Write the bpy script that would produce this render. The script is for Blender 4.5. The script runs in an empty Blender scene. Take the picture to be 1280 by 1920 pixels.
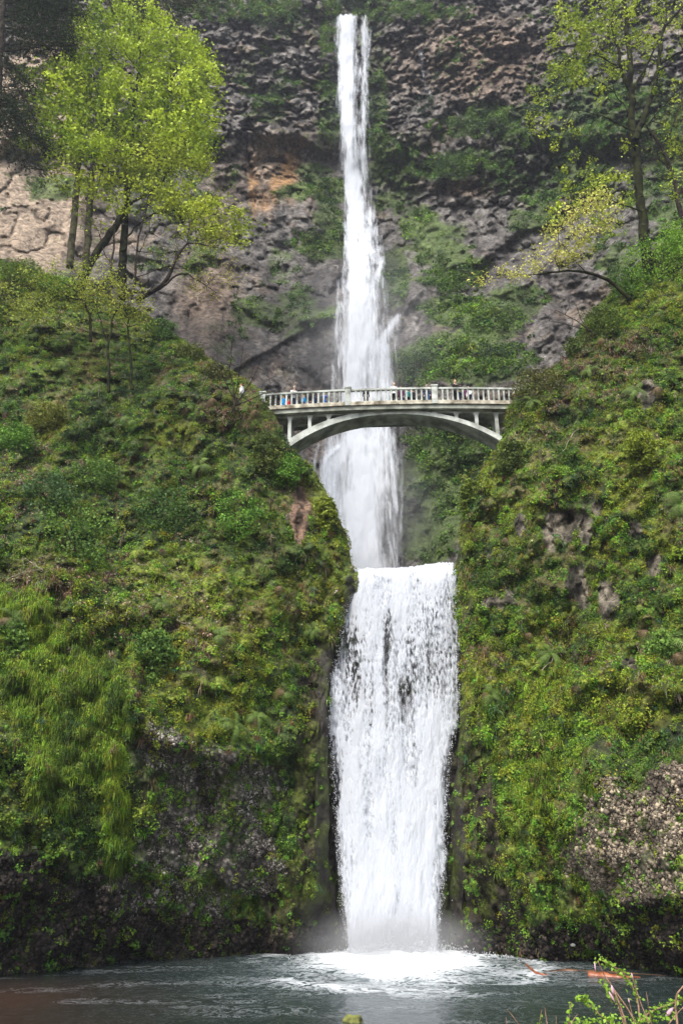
import bpy, math, random
import numpy as np
from mathutils import Vector, Matrix

# ------------------------------------------------------------------ camera, sky, sun, exposure
SC = bpy.context.scene
COL = SC.collection
F_PX, CU, CV = 1550.0, 640.0, 960.0
PITCH = math.radians(23.1)
CAM_Z = 4.0
cd = bpy.data.cameras.new('camera'); cam = bpy.data.objects.new('camera', cd); COL.objects.link(cam)
cam.location = (0, 0, CAM_Z); cam.rotation_euler = (math.radians(90) + PITCH, 0, 0)
cd.sensor_fit = 'HORIZONTAL'; cd.sensor_width = 24.0; cd.lens = 24.0 * F_PX / 1280.0
cd.clip_start = 0.1; cd.clip_end = 5000
SC.camera = cam
SUN_EL, SUN_AZ = 50.0, -155.0     # azimuth measured from +y, clockwise; behind the camera, to the left
w = bpy.data.worlds.new('World'); SC.world = w; w.use_nodes = True
nt = w.node_tree; bg = nt.nodes['Background']
sky = nt.nodes.new('ShaderNodeTexSky'); sky.sky_type = 'NISHITA'; sky.sun_disc = False
sky.sun_elevation = math.radians(SUN_EL); sky.sun_rotation = math.radians(SUN_AZ)
sky.air_density = 1.0; sky.dust_density = 3.0; sky.ozone_density = 1.0
hs = nt.nodes.new('ShaderNodeHueSaturation'); hs.inputs['Saturation'].default_value = .6      # thin high cloud
nt.links.new(sky.outputs[0], hs.inputs['Color']); nt.links.new(hs.outputs[0], bg.inputs[0]); bg.inputs[1].default_value = 0.15
sl = bpy.data.lights.new('sun', 'SUN'); so = bpy.data.objects.new('sun', sl); COL.objects.link(so)
sl.energy = 2.0; sl.angle = math.radians(16); sl.color = (1.0, 0.95, 0.88)
az, el = math.radians(SUN_AZ), math.radians(SUN_EL)
sd = Vector((math.sin(az) * math.cos(el), math.cos(az) * math.cos(el), math.sin(el)))
so.rotation_euler = sd.to_track_quat('Z', 'Y').to_euler()
SC.view_settings.view_transform = 'Standard'; SC.view_settings.look = 'None'
SC.view_settings.gamma = 1.0; SC.view_settings.exposure = 1.2
cy = SC.cycles
cy.max_bounces = 6; cy.diffuse_bounces = 3; cy.glossy_bounces = 2; cy.transmission_bounces = 4
cy.transparent_max_bounces = 24; cy.volume_bounces = 0; cy.use_denoising = True
cy.volume_step_rate = 2.0; cy.volume_max_steps = 64

RNG = np.random.default_rng(7)
random.seed(7)

# ------------------------------------------------------------------ photograph geometry helpers
CP, SP = math.cos(PITCH), math.sin(PITCH)
def rays(u, v):
    u = np.asarray(u, float); v = np.asarray(v, float)
    a = (u - CU) / F_PX; b = (CV - v) / F_PX
    return np.stack([a, CP - b * SP, SP + b * CP], -1)
def at(u, v, y):
    r = rays(u, v); y = np.asarray(y, float)
    t = y / r[..., 1]
    return r * t[..., None] + np.array([0, 0, CAM_Z])
def pix(P):
    d = P - np.array([0, 0, CAM_Z])
    f = d[..., 1] * CP + d[..., 2] * SP; up = -d[..., 1] * SP + d[..., 2] * CP
    return CU + F_PX * d[..., 0] / f, CV - F_PX * up / f

# ------------------------------------------------------------------ noise
def _h(ix, iy, iz, seed):
    n = (ix.astype(np.int64) * 374761393 + iy.astype(np.int64) * 668265263 + iz.astype(np.int64) * 2147483647 % 4294967291 + seed * 1274126177) & 0xffffffff
    n = ((n ^ (n >> 13)) * 1274126177) & 0xffffffff
    n = ((n ^ (n >> 16)) * 2246822519) & 0xffffffff
    n = n ^ (n >> 13)
    return n
def _r(ix, iy, iz, seed):
    return _h(ix, iy, iz, seed).astype(np.float64) / 4294967295.0
def noise(P, scale=1.0, seed=0):
    """smooth value noise, 0..1"""
    P = np.asarray(P, float) / scale
    i = np.floor(P); f = P - i; f = f * f * f * (f * (f * 6 - 15) + 10)
    ix, iy, iz = i[..., 0], i[..., 1], i[..., 2]
    res = 0
    for dx in (0, 1):
        wx = f[..., 0] if dx else 1 - f[..., 0]
        for dy in (0, 1):
            wy = f[..., 1] if dy else 1 - f[..., 1]
            for dz in (0, 1):
                wz = f[..., 2] if dz else 1 - f[..., 2]
                res = res + wx * wy * wz * _r(ix + dx, iy + dy, iz + dz, seed)
    return res
def fbm(P, scale=1.0, seed=0, octv=4, gain=0.5):
    s = 0; a = 1.0; tot = 0
    for k in range(octv):
        s = s + a * noise(np.asarray(P) + 13.7 * k, scale / (2 ** k), seed + k); tot += a; a *= gain
    return s / tot
def worley(P, scale=1.0, seed=0):
    """returns F1, F2 and a cell id 0..1"""
    P = np.asarray(P, float) / scale
    i = np.floor(P)
    f1 = np.full(P.shape[:-1], 9.0); f2 = f1.copy(); cid = np.zeros(P.shape[:-1])
    for dx in (-1, 0, 1):
        for dy in (-1, 0, 1):
            for dz in (-1, 0, 1):
                jx, jy, jz = i[..., 0] + dx, i[..., 1] + dy, i[..., 2] + dz
                q = np.stack([jx + _r(jx, jy, jz, seed + 1), jy + _r(jx, jy, jz, seed + 2), jz + _r(jx, jy, jz, seed + 3)], -1)
                d = np.sqrt(((q - P) ** 2).sum(-1))
                idv = _r(jx, jy, jz, seed + 4)
                m = d < f1
                f2 = np.where(m, f1, np.minimum(f2, d)); cid = np.where(m, idv, cid); f1 = np.where(m, d, f1)
    return f1, f2, cid
def sstep(a, b, x):
    t = np.clip((x - a) / (b - a), 0, 1); return t * t * (3 - 2 * t)
def mix(a, b, t):
    return a + (b - a) * t
def blob(u, v, L, soft=0.45):
    """largest of a set of ragged ellipses (cu, cv, ru, rv[, weight[, tilt]]) in photograph coordinates"""
    m = np.zeros(np.shape(u))
    for b in L:
        cu, cv, ru, rv = b[:4]; wt = b[4] if len(b) > 4 else 1.0; tl = math.radians(b[5]) if len(b) > 5 else 0.0
        du, dv = u - cu, v - cv
        a = (du * math.cos(tl) + dv * math.sin(tl)) / ru; c = (-du * math.sin(tl) + dv * math.cos(tl)) / rv
        r = np.sqrt(a * a + c * c)
        m = np.maximum(m, wt * (1 - sstep(1 - soft, 1 + soft, r)))
    return m

# ------------------------------------------------------------------ object helpers
def link(name, me, mat=None, parent=None, smooth=False):
    if mat is not None and not me.materials: me.materials.append(mat)
    o = bpy.data.objects.new(name, me); COL.objects.link(o)
    if parent is not None: o.parent = parent
    if smooth: me.polygons.foreach_set('use_smooth', np.ones(len(me.polygons), bool))
    return o
def mesh_np(name, V, F, mat=None, parent=None, col=None, attrs=None, smooth=False, uv=None):
    """V (n,3), F (m,k) with one k, or a list of such arrays; returns the linked object"""
    V = np.asarray(V, np.float32).reshape(-1, 3)
    Fs = F if isinstance(F, list) else [F]
    Fs = [np.asarray(f, np.int32) for f in Fs if len(f)]
    me = bpy.data.meshes.new(name)
    me.vertices.add(len(V)); me.vertices.foreach_set('co', V.ravel())
    idx = np.concatenate([f.ravel() for f in Fs]); cnt = np.concatenate([np.full(len(f), f.shape[1], np.int32) for f in Fs])
    me.loops.add(len(idx)); me.loops.foreach_set('vertex_index', idx)
    st = np.concatenate([[0], np.cumsum(cnt)[:-1]]).astype(np.int32)
    me.polygons.add(len(cnt)); me.polygons.foreach_set('loop_start', st)
    me.update(calc_edges=True)
    if col is not None:
        c = np.ones((len(V), 4), np.float32); c[:, :3] = col
        a = me.color_attributes.new('tint', 'FLOAT_COLOR', 'POINT'); a.data.foreach_set('color', c.ravel())
    for k, val in (attrs or {}).items():
        a = me.attributes.new(k, 'FLOAT', 'POINT'); a.data.foreach_set('value', np.asarray(val, np.float32).ravel())
    if uv is not None:
        l = me.uv_layers.new(name='uv'); l.data.foreach_set('uv', np.asarray(uv, np.float32)[idx].ravel())
    return link(name, me, mat, parent, smooth)
def tag(o, label=None, cat=None, group=None, kind=None):
    if label: o['label'] = label
    if cat: o['category'] = cat
    if group: o['group'] = group
    if kind: o['kind'] = kind
    return o
def empty(name, loc=(0, 0, 0), rz=0.0):
    o = bpy.data.objects.new(name, None); COL.objects.link(o); o.location = Vector([float(x) for x in loc]); o.rotation_euler = (0, 0, rz)
    o.empty_display_size = 0.3
    return o
class MB:
    """collects boxes, prisms and tubes, builds ONE mesh"""
    def __init__(s): s.v = []; s.f = []
    def add(s, V, F):
        n = len(s.v); s.v += [tuple(map(float, p)) for p in V]; s.f += [tuple(i + n for i in f) for f in F]
    def box(s, x0, x1, y0, y1, z0, z1, M=None):
        V = [(x, y, z) for x in (x0, x1) for y in (y0, y1) for z in (z0, z1)]
        if M is not None: V = [M @ Vector(p) for p in V]
        s.add(V, [(0, 1, 3, 2), (4, 6, 7, 5), (0, 4, 5, 1), (2, 3, 7, 6), (0, 2, 6, 4), (1, 5, 7, 3)])
    def prism(s, poly, y0, y1):
        """poly in x-z, extruded along y"""
        n = len(poly)
        V = [(x, y0, z) for x, z in poly] + [(x, y1, z) for x, z in poly]
        s.add(V, [tuple(range(n)), tuple(range(2 * n - 1, n - 1, -1))] + [(i, i + n, (i + 1) % n + n, (i + 1) % n) for i in range(n)])
    def tube(s, pts, rad, n=8, cap=True):
        P = [Vector(p) for p in pts]; rad = rad if hasattr(rad, '__len__') else [rad] * len(P)
        rings = []; ref = None
        for i, p in enumerate(P):
            d = (P[min(i + 1, len(P) - 1)] - P[max(i - 1, 0)])
            d = d.normalized() if d.length > 1e-9 else Vector((0, 0, 1))
            if ref is None: ref = Vector((1, 0, 0)) if abs(d.x) < 0.8 else Vector((0, 1, 0))
            a = (ref - d * ref.dot(d)).normalized(); b = d.cross(a); ref = a
            rings.append([p + (a * math.cos(2 * math.pi * k / n) + b * math.sin(2 * math.pi * k / n)) * rad[i] for k in range(n)])
        V = [q for r in rings for q in r]
        F = [(i * n + k, i * n + (k + 1) % n, (i + 1) * n + (k + 1) % n, (i + 1) * n + k) for i in range(len(P) - 1) for k in range(n)]
        if cap: F += [tuple(range(n - 1, -1, -1)), tuple((len(P) - 1) * n + k for k in range(n))]
        s.add(V, F)
    def build(s, name, mat, parent=None, smooth=False, bevel=0):
        me = bpy.data.meshes.new(name); me.from_pydata(s.v, [], s.f); me.update()
        o = link(name, me, mat, parent, smooth)
        if bevel:
            m = o.modifiers.new('bevel', 'BEVEL'); m.width = bevel; m.segments = 2; m.limit_method = 'ANGLE'
        return o
def tubes_np(segs, n=6):
    """segs: list of (p0, p1, r0, r1); quick open tubes; returns V, F"""
    A = np.array([s[0] for s in segs], float); B = np.array([s[1] for s in segs], float)
    ra = np.array([s[2] for s in segs], float); rb = np.array([s[3] for s in segs], float)
    d = B - A; L = np.linalg.norm(d, axis=1, keepdims=True) + 1e-9; d /= L
    ref = np.where(np.abs(d[:, :1]) < 0.8, np.array([[1., 0, 0]]), np.array([[0, 1., 0]]))
    a = ref - d * (ref * d).sum(1, keepdims=True); a /= np.linalg.norm(a, axis=1, keepdims=True) + 1e-9
    b = np.cross(d, a)
    th = 2 * np.pi * np.arange(n) / n
    ring = a[:, None, :] * np.cos(th)[None, :, None] + b[:, None, :] * np.sin(th)[None, :, None]
    VA = A[:, None] + ring * ra[:, None, None]; VB = B[:, None] + ring * rb[:, None, None]
    V = np.concatenate([VA, VB], 1).reshape(-1, 3)
    base = (np.arange(len(segs)) * 2 * n)[:, None, None]
    k = np.arange(n)
    q = np.stack([k, (k + 1) % n, n + (k + 1) % n, n + k], 1)[None]
    return V, (base + q).reshape(-1, 4)

# ------------------------------------------------------------------ materials
def newmat(name):
    m = bpy.data.materials.new(name); m.use_nodes = True
    nt = m.node_tree; return m, nt, nt.nodes['Principled BSDF'], nt.nodes['Material Output']
def N(nt, t, **kw):
    n = nt.nodes.new(t)
    for k, v in kw.items():
        if k.startswith('i_'): n.inputs[int(k[2:]) if k[2:].isdigit() else k[2:].replace('_', ' ')].default_value = v
        else: setattr(n, k, v)
    return n
def mat_tinted(name, rough=0.9, spec=0.25, fine=0.6, amount=0.5, bump=0.4, bscale=1.0, transl=0.0, wetattr=False):
    """base colour from the mesh's own 'tint' paint, broken up by fine noise"""
    m, nt, b, out = newmat(name); L = nt.links.new
    at_ = N(nt, 'ShaderNodeAttribute', attribute_name='tint')
    tc = N(nt, 'ShaderNodeNewGeometry')
    nz = N(nt, 'ShaderNodeTexNoise'); nz.inputs['Scale'].default_value = 1 / fine; nz.inputs['Detail'].default_value = 6; nz.inputs['Roughness'].default_value = 0.65
    L(tc.outputs['Position'], nz.inputs['Vector'])
    mr = N(nt, 'ShaderNodeMapRange'); mr.inputs[1].default_value = 0.3; mr.inputs[2].default_value = 0.7
    mr.inputs[3].default_value = 1 - amount; mr.inputs[4].default_value = 1 + amount
    L(nz.outputs[0], mr.inputs[0])
    vm = N(nt, 'ShaderNodeVectorMath', operation='SCALE'); L(at_.outputs['Color'], vm.inputs[0]); L(mr.outputs[0], vm.inputs['Scale'])
    L(vm.outputs[0], b.inputs['Base Color'])
    b.inputs['Roughness'].default_value = rough; b.inputs['Specular IOR Level'].default_value = spec
    if wetattr:
        wa = N(nt, 'ShaderNodeAttribute', attribute_name='wet')
        m2 = N(nt, 'ShaderNodeMapRange'); m2.inputs[3].default_value = rough; m2.inputs[4].default_value = 0.62
        L(wa.outputs['Fac'], m2.inputs[0]); L(m2.outputs[0], b.inputs['Roughness'])
    if bump:
        bp = N(nt, 'ShaderNodeBump'); bp.inputs['Strength'].default_value = bump; bp.inputs['Distance'].default_value = bscale
        L(nz.outputs[0], bp.inputs['Height']); L(bp.outputs[0], b.inputs['Normal'])
    if transl:
        tr = N(nt, 'ShaderNodeBsdfTranslucent'); mx = N(nt, 'ShaderNodeMixShader'); mx.inputs[0].default_value = transl
        L(vm.outputs[0], tr.inputs[0]); L(b.outputs[0], mx.inputs[1]); L(tr.outputs[0], mx.inputs[2]); L(mx.outputs[0], out.inputs[0])
    return m
def mat_plain(name, c, rough=0.8, spec=0.3, var=0.15, scale=1.0, c2=None, bump=0.0):
    m, nt, b, out = newmat(name); L = nt.links.new
    tc = N(nt, 'ShaderNodeNewGeometry'); nz = N(nt, 'ShaderNodeTexNoise'); nz.inputs['Scale'].default_value = scale; nz.inputs['Detail'].default_value = 5
    L(tc.outputs['Position'], nz.inputs['Vector'])
    mr = N(nt, 'ShaderNodeMapRange'); mr.inputs[1].default_value = 0.35; mr.inputs[2].default_value = 0.65; L(nz.outputs[0], mr.inputs[0])
    mx = N(nt, 'ShaderNodeMix', data_type='RGBA'); L(mr.outputs[0], mx.inputs[0])
    lo = [x * (1 - var) for x in c]; hi = [x * (1 + var) for x in (c2 or c)]
    mx.inputs[6].default_value = (*lo, 1); mx.inputs[7].default_value = (*hi, 1); L(mx.outputs[2], b.inputs['Base Color'])
    b.inputs['Roughness'].default_value = rough; b.inputs['Specular IOR Level'].default_value = spec
    if bump:
        bp = N(nt, 'ShaderNodeBump'); bp.inputs['Strength'].default_value = bump; bp.inputs['Distance'].default_value = 0.05
        L(nz.outputs[0], bp.inputs['Height']); L(bp.outputs[0], b.inputs['Normal'])
    return m
M_ROCK_NEAR = mat_tinted('mossy_rock', 0.9, 0.3, fine=0.16, amount=0.85, bump=0.7, bscale=0.12, wetattr=True)
M_ROCK_FAR = mat_tinted('cliff_rock', 0.95, 0.2, fine=0.6, amount=0.75, bump=0.8, bscale=0.6, wetattr=True)
M_LEAF = mat_tinted('leaf', 0.6, 0.25, fine=0.5, amount=0.2, bump=0, transl=0.3)
M_MOSS = mat_tinted('moss', 0.95, 0.1, fine=0.08, amount=0.5, bump=0.6, bscale=0.05)
M_BARK = mat_plain('bark', (0.010, 0.008, 0.006), 0.95, 0.1, 0.5, 3.0, (0.03, 0.024, 0.018), bump=0.5)
M_BARK_PALE = mat_plain('pale_bark', (0.07, 0.058, 0.045), 0.9, 0.2, 0.4, 2.0, (0.12, 0.11, 0.06), bump=0.5)
M_BARK_MOSS = mat_plain('mossy_bark', (0.006, 0.005, 0.004), 0.95, 0.1, 0.4, 2.0, (0.018, 0.021, 0.006), bump=0.5)

# ------------------------------------------------------------------ terrain sheets
def grid_interp(rows, cols, T, u, v):
    """smooth table lookup, v over rows, u over cols"""
    T = np.asarray(T, float)
    vi = np.interp(v, rows, np.arange(len(rows))); ui = np.interp(u, cols, np.arange(len(cols)))
    i = np.clip(np.floor(vi).astype(int), 0, len(rows) - 2); j = np.clip(np.floor(ui).astype(int), 0, len(cols) - 2)
    a = vi - i; b = ui - j
    return (T[i, j] * (1 - a) + T[i + 1, j] * a) * (1 - b) + (T[i, j + 1] * (1 - a) + T[i + 1, j + 1] * a) * b
LE_V = [340, 440, 490, 535, 590, 640, 690, 740, 790, 840, 880, 920, 1000, 1050, 1080, 1105, 1130, 1180, 1230, 1280, 1350, 1450, 1560, 1700, 1780, 1960]
LE_U = [-350, -120, 10, 150, 278, 340, 420, 500, 520, 542, 585, 608, 642, 655, 668, 670, 655, 640, 628, 618, 612, 612, 618, 628, 640, 650]
RE_V = [250, 360, 430, 470, 500, 530, 570, 620, 680, 715, 745, 790, 830, 880, 930, 980, 1030, 1060, 1100, 1200, 1300, 1420, 1550, 1700, 1790, 1960]
RE_U = [1640, 1400, 1285, 1235, 1195, 1165, 1125, 1090, 1050, 1000, 962, 950, 938, 905, 885, 868, 862, 856, 858, 862, 864, 856, 846, 842, 838, 830]
def wiggle(v, seed, amp):
    P = np.stack([np.zeros_like(v), v, np.zeros_like(v)], -1)
    return amp * (fbm(P, 60, seed, 3) - 0.5) * 2
def LE(v): v = np.asarray(v, float); return np.interp(v, LE_V, LE_U) + wiggle(v, 31, 9)
def RE(v): v = np.asarray(v, float); return np.interp(v, RE_V, RE_U) + wiggle(v, 77, 9)
L_rows = [340, 450, 550, 650, 740, 850, 1000, 1150, 1300, 1450, 1600, 1700, 1800, 1900, 1960]
L_cols = [-600, 0, 250, 480, 650]
L_T = [[57, 66, 68, 68, 68], [52, 62, 65, 66, 66], [47, 57, 60, 61, 61], [44, 53, 55.5, 55.5, 55], [41, 49, 50.5, 47.6, 47.4], [38, 46, 48, 46.8, 46.6],
       [35, 42, 45, 45.6, 46], [32, 38, 41.5, 43.5, 44.6], [29.5, 36, 39, 42, 44.2], [28.5, 34.8, 38.0, 41.6, 44.2], [28.4, 34.4, 38.2, 42.4, 44.4],
       [29.2, 35.4, 39.6, 43.6, 44.8], [30.4, 36.6, 41, 44.8, 46.3], [31, 37.5, 42, 45.8, 47], [31.5, 38, 42.5, 46, 47]]
R_rows = [250, 360, 450, 550, 650, 740, 850, 1000, 1150, 1300, 1450, 1600, 1700, 1800, 1850, 1960]
R_cols = [830, 960, 1100, 1280, 1700]
R_T = [[66, 64, 62, 58, 50], [62, 60, 58, 55, 46], [60, 57, 54.5, 51, 44], [57, 54, 51.5, 48, 41], [54, 51, 48.5, 45.5, 38], [48, 46.4, 44.5, 42, 36], [47, 45.4, 43.4, 41, 34], [45.6, 44.6, 42.5, 39, 32],
       [44.6, 43.4, 41, 37.5, 30.5], [44.4, 42.6, 39.5, 36, 29], [44.4, 42, 38, 34.4, 27.5], [44.6, 42.2, 38, 33.8, 27], [45.6, 43.4, 39.6, 35, 28.4], [46.4, 44.8, 41.6, 37.0, 30], [46.8, 45.3, 42.2, 38, 31], [47, 46, 43, 39, 32]]
def shelf(u, v, lines):
    """overhangs: (polyline, proud metres, height px, ramp px)"""
    d = np.zeros(np.shape(u))
    for pl, amp, hgt, ramp in lines:
        U = [p[0] for p in pl]; Vv = [p[1] for p in pl]
        lv = np.interp(u, U, Vv)
        s = lv - v
        env = sstep(U[0] - 4, U[0] + 30, u) * (1 - sstep(U[-1] - 30, U[-1] + 4, u))
        prof = np.where(s > 0, np.exp(-s / hgt), 1 - sstep(0, ramp, -s))
        d = d + amp * env * prof
    return d
# paint masks (photograph coordinates) ------------------------------------------------
COBBLE_L = [(400, 1500, 110, 105), (460, 1610, 70, 70), (300, 1400, 50, 55, .8), (340, 1590, 90, 60), (480, 1480, 60, 60, .9), (280, 1690, 150, 50, .9)]
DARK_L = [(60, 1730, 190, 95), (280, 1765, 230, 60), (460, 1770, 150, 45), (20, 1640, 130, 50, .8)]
WET_L = [(614, 1290, 18, 90), (618, 1520, 26, 230), (620, 1750, 60, 80), (655, 1120, 12, 40)]
COBBLE_R = [(1190, 1590, 118, 100), (1260, 1490, 60, 60, .9), (1150, 1500, 60, 50, .6)]
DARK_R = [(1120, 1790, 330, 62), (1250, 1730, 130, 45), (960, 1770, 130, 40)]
WET_R = [(850, 1600, 20, 200), (866, 1780, 50, 40)]
GRASS_L = [(125, 1330, 105, 150), (60, 1230, 70, 60), (215, 1500, 30, 150, .8), (40, 1130, 80, 40, .7), (110, 1500, 70, 40, .6)]
YELLOW_L = [(410, 1340, 95, 48), (325, 1290, 50, 40), (75, 790, 45, 45), (625, 1020, 26, 110, .9), (480, 1170, 80, 70, .7), (330, 820, 50, 40, .8), (290, 1370, 40, 25), (590, 1100, 60, 60, .8),
            (180, 690, 40, 30), (590, 930, 30, 40), (530, 1230, 40, 40, .6), (30, 610, 60, 30, .7)]
YELLOW_R = [(900, 1290, 32, 80), (885, 1260, 24, 50), (1200, 840, 40, 60), (1110, 830, 30, 45), (1180, 930, 30, 30), (1150, 1200, 60, 40, .8), (1120, 1280, 90, 35), (1160, 1340, 100, 35, .9), (1010, 1190, 30, 25), (1240, 1000, 30, 50, .8),
            (1060, 1310, 22, 90, .9), (980, 1430, 50, 120, .7), (1040, 1420, 30, 50, .6), (1130, 1030, 22, 22), (1105, 1090, 22, 18), (1240, 1310, 60, 50, .8), (870, 1000, 18, 30), (1110, 905, 22, 25), (960, 1290, 30, 60, .6)]
BROWN_L = [(290, 1150, 120, 40, .8), (380, 1180, 60, 60, .7), (110, 1090, 100, 40, .8), (200, 690, 90, 30, .5), (440, 760, 90, 50, .8), (500, 790, 40, 60, .7), (220, 1060, 60, 40, .6), (560, 1110, 50, 50, .6), (40, 860, 60, 30, .5),
           (560, 965, 18, 50, 1), (360, 700, 80, 30, .6)]
BROWN_R = [(1110, 680, 90, 60, .8), (1050, 740, 70, 40, .8), (1220, 640, 60, 40, .7), (910, 1225, 50, 25, .8), (1215, 730, 35, 50, .6), (1000, 800, 60, 40, .5), (1130, 1230, 60, 30, .7), (1270, 940, 30, 70, .7), (1090, 1180, 40, 40, .5)]
BARE_R = [(1062, 985, 28, 34), (1098, 990, 16, 36), (1030, 1000, 16, 40, .8), (1140, 1125, 22, 40), (1080, 1085, 22, 44, .8), (975, 985, 12, 22), (1192, 990, 14, 22), (1225, 1060, 16, 30), (1090, 1120, 20, 30, .7), (925, 1130, 30, 14, .8),
          (955, 1120, 12, 20, .8), (1120, 950, 10, 20), (1215, 735, 20, 40, .7), (1180, 1245, 30, 14, .7), (920, 1055, 14, 20, .6), (880, 1480, 20, 60, .5)]
BARE_L = [(562, 960, 20, 52), (233, 1320, 7, 60, .7)]

THIN_L = [(590, 1440, 44, 250), (606, 1230, 30, 60), (570, 1700, 80, 100), (655, 1130, 18, 40, .8)]
THIN_R = [(890, 1570, 46, 230), (915, 1700, 80, 70, .9), (866, 1400, 18, 100)]
PALE_L = [(300, 1100, 150, 70), (420, 1180, 130, 70), (470, 1260, 90, 60), (60, 1150, 90, 60), (330, 1280, 90, 60, .8), (60, 540, 120, 50), (200, 1050, 120, 60, .8)]
PALE_R = [(1010, 1330, 70, 140), (1150, 1290, 130, 60), (900, 1290, 40, 100), (960, 900, 70, 90, .6), (1180, 880, 70, 120, .8), (1230, 560, 80, 60), (940, 1600, 70, 120, .6), (1100, 1200, 120, 50, .6)]
DEEP_L = [(420, 860, 130, 70, .9), (180, 720, 160, 60, .7), (330, 770, 90, 60, .8), (520, 1010, 40, 80, .5), (20, 1560, 110, 60, .8), (170, 1600, 90, 60, .7)]
DEEP_R = [(1180, 700, 90, 60, .7), (1060, 880, 60, 70, .6), (1000, 1080, 120, 60, .6), (1190, 1120, 80, 60, .5), (930, 1130, 60, 60, .6), (1240, 1420, 60, 40, .6)]
def near_sheet(name, side, mat):
    E = LE if side < 0 else RE
    rows, cols, T = (L_rows, L_cols, L_T) if side < 0 else (R_rows, R_cols, R_T)
    vs = np.linspace(345 if side < 0 else 255, 1955, 560)
    nu = 300; s = np.linspace(0, 1, nu)
    s = 1 - (1 - s) ** 1.35
    e = E(vs)[:, None]; far = -360 if side < 0 else 1640
    far = np.where(side < 0, np.minimum(far, e - 40), np.maximum(far, e + 40))
    U = far + (e - far) * s[None, :]
    Vv = np.repeat(vs[:, None], nu, 1)
    D = grid_interp(rows, cols, T, U, Vv)
    q = np.clip(np.abs(e - U) / 80, 0, 1)
    D = D + np.interp(Vv, [600, 700, 900, 1000, 1060, 2000], [2.6, 1.0, 1.0, 1.6, .7, .7]) * (1 - np.sqrt(np.clip(1 - (1 - q) ** 2, 0, 1)))
    P = at(U, Vv, D)
    cob = blob(U, Vv, COBBLE_L if side < 0 else COBBLE_R); drk = blob(U, Vv, DARK_L if side < 0 else DARK_R)
    wet = blob(U, Vv, WET_L if side < 0 else WET_R)
    rag = fbm(P, 1.6, 5, 4) - 0.5
    cob = sstep(0.3, 0.7, cob + rag * 0.9); drk = sstep(0.3, 0.7, drk + rag * 1.1); wet = sstep(0.25, 0.6, wet + rag * 0.5)
    bare = sstep(0.42, 0.66, blob(U, Vv, BARE_L if side < 0 else BARE_R) + (fbm(P, 0.8, 9, 3) - 0.5) * 1.2)
    Pv = P * np.array([1, 1, .6])
    lump = (fbm(Pv, 7, 11, 3) - 0.5) * 3.0 + (fbm(Pv, 2.2, 12, 3) - 0.5) * 2.9 + (fbm(P, 0.8, 15, 3) - 0.5) * 0.8
    P2 = P * np.array([1, 1, 0.45])
    f1, f2, cid = worley(P2, 0.55, 3)                      # blocky columns
    lump = lump + (cid - 0.5) * 0.5 * (1 - cob) * (1 - wet * .6)
    c1, c2, cidb = worley(P + .5 * (fbm(P, .9, 23, 2)[..., None] - .5), 1.15, 33)          # plant mounds
    d1, d2, didb = worley(P + .3 * (fbm(P, .5, 24, 2)[..., None] - .5), .55, 34)
    soft = (1 - cob) * (1 - drk) * (1 - wet) * (1 - bare)
    lump = lump + (.55 - c1) * (.4 + 1.0 * cidb) * .9 * soft + (.5 - d1) * .4 * soft
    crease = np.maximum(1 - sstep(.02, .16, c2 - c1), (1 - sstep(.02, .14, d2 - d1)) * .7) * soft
    g1, g2, gid = worley(P + .12 * (fbm(P, .25, 18, 2)[..., None] - .5), 0.24, 8)                       # cobbles
    lump = lump + (0.5 - g1) * 0.26 * np.maximum(cob, drk * .8) + (gid - .5) * .12 * cob
    big, b2, bid = worley(P + (fbm(P, 1.5, 2, 2)[..., None] - .5), 1.5, 21)
    lump = lump + (bid - 0.5) * 0.7 * drk
    if side > 0: D = D - shelf(U, Vv, [([(975, 945), (1010, 940), (1075, 952), (1110, 948)], 0.9, 30, 12), ([(1180, 985), (1210, 998), (1235, 1010)], .5, 20, 14), ([(900, 1130), (960, 1128), (1000, 1135)], .5, 20, 12),
                          ([(1090, 1690), (1150, 1690), (1290, 1680), (1400, 1680)], 1.0, 60, 40), ([(1060, 1285), (1150, 1270), (1290, 1290), (1400, 1290)], 1.2, 50, 40), ([(1050, 1420), (1075, 1480), (1100, 1700)], .6, 60, 30)])
    else: D = D - shelf(U, Vv, [([(-100, 1670), (60, 1650), (160, 1690)], 0.8, 60, 40), ([(215, 1290), (300, 1380), (420, 1415), (520, 1395), (570, 1380)], 1.7, 70, 45), ([(230, 1620), (330, 1650), (470, 1640)], .5, 40, 26), ([(-50, 1430), (40, 1420), (130, 1450)], .5, 40, 30)])
    if side < 0:                                            # the dark crease between the hanging grass and the bulge
        D = D + 1.2 * np.exp(-((U - 233) / 9) ** 2) * sstep(1190, 1250, Vv) * (1 - sstep(1330, 1400, Vv))
    edge_fade = sstep(0, 25, np.abs(e - U)) * 0.75 + 0.25
    bridge_fade = 1 - 0.8 * blob(U, Vv, [(500, 770, 60, 60), (960, 770, 40, 60)])
    lump = lump + bare * (fbm(P * np.array([1, 1, .25]), .6, 58, 2) - .5) * .9
    D = D - lump * edge_fade * bridge_fade
    P = at(U, Vv, D)
    # albedo
    n1 = fbm(P, 2.2, 41, 4); n2 = fbm(P, 0.7, 43, 4); n3 = fbm(P, 5.0, 47, 2)
    yel = blob(U, Vv, YELLOW_L if side < 0 else YELLOW_R, .6); brn = blob(U, Vv, BROWN_L if side < 0 else BROWN_R, .6)
    yel = sstep(.35, .75, yel * .8 + (n1 - .5) * 1.6); brn = sstep(.35, .75, brn * .8 + (fbm(P, 1.5, 53, 3) - .5) * 1.4)
    green = np.stack([mix(0.018, 0.075, n2), mix(0.03, 0.115, n2), mix(0.008, 0.02, n1)], -1)
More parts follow.
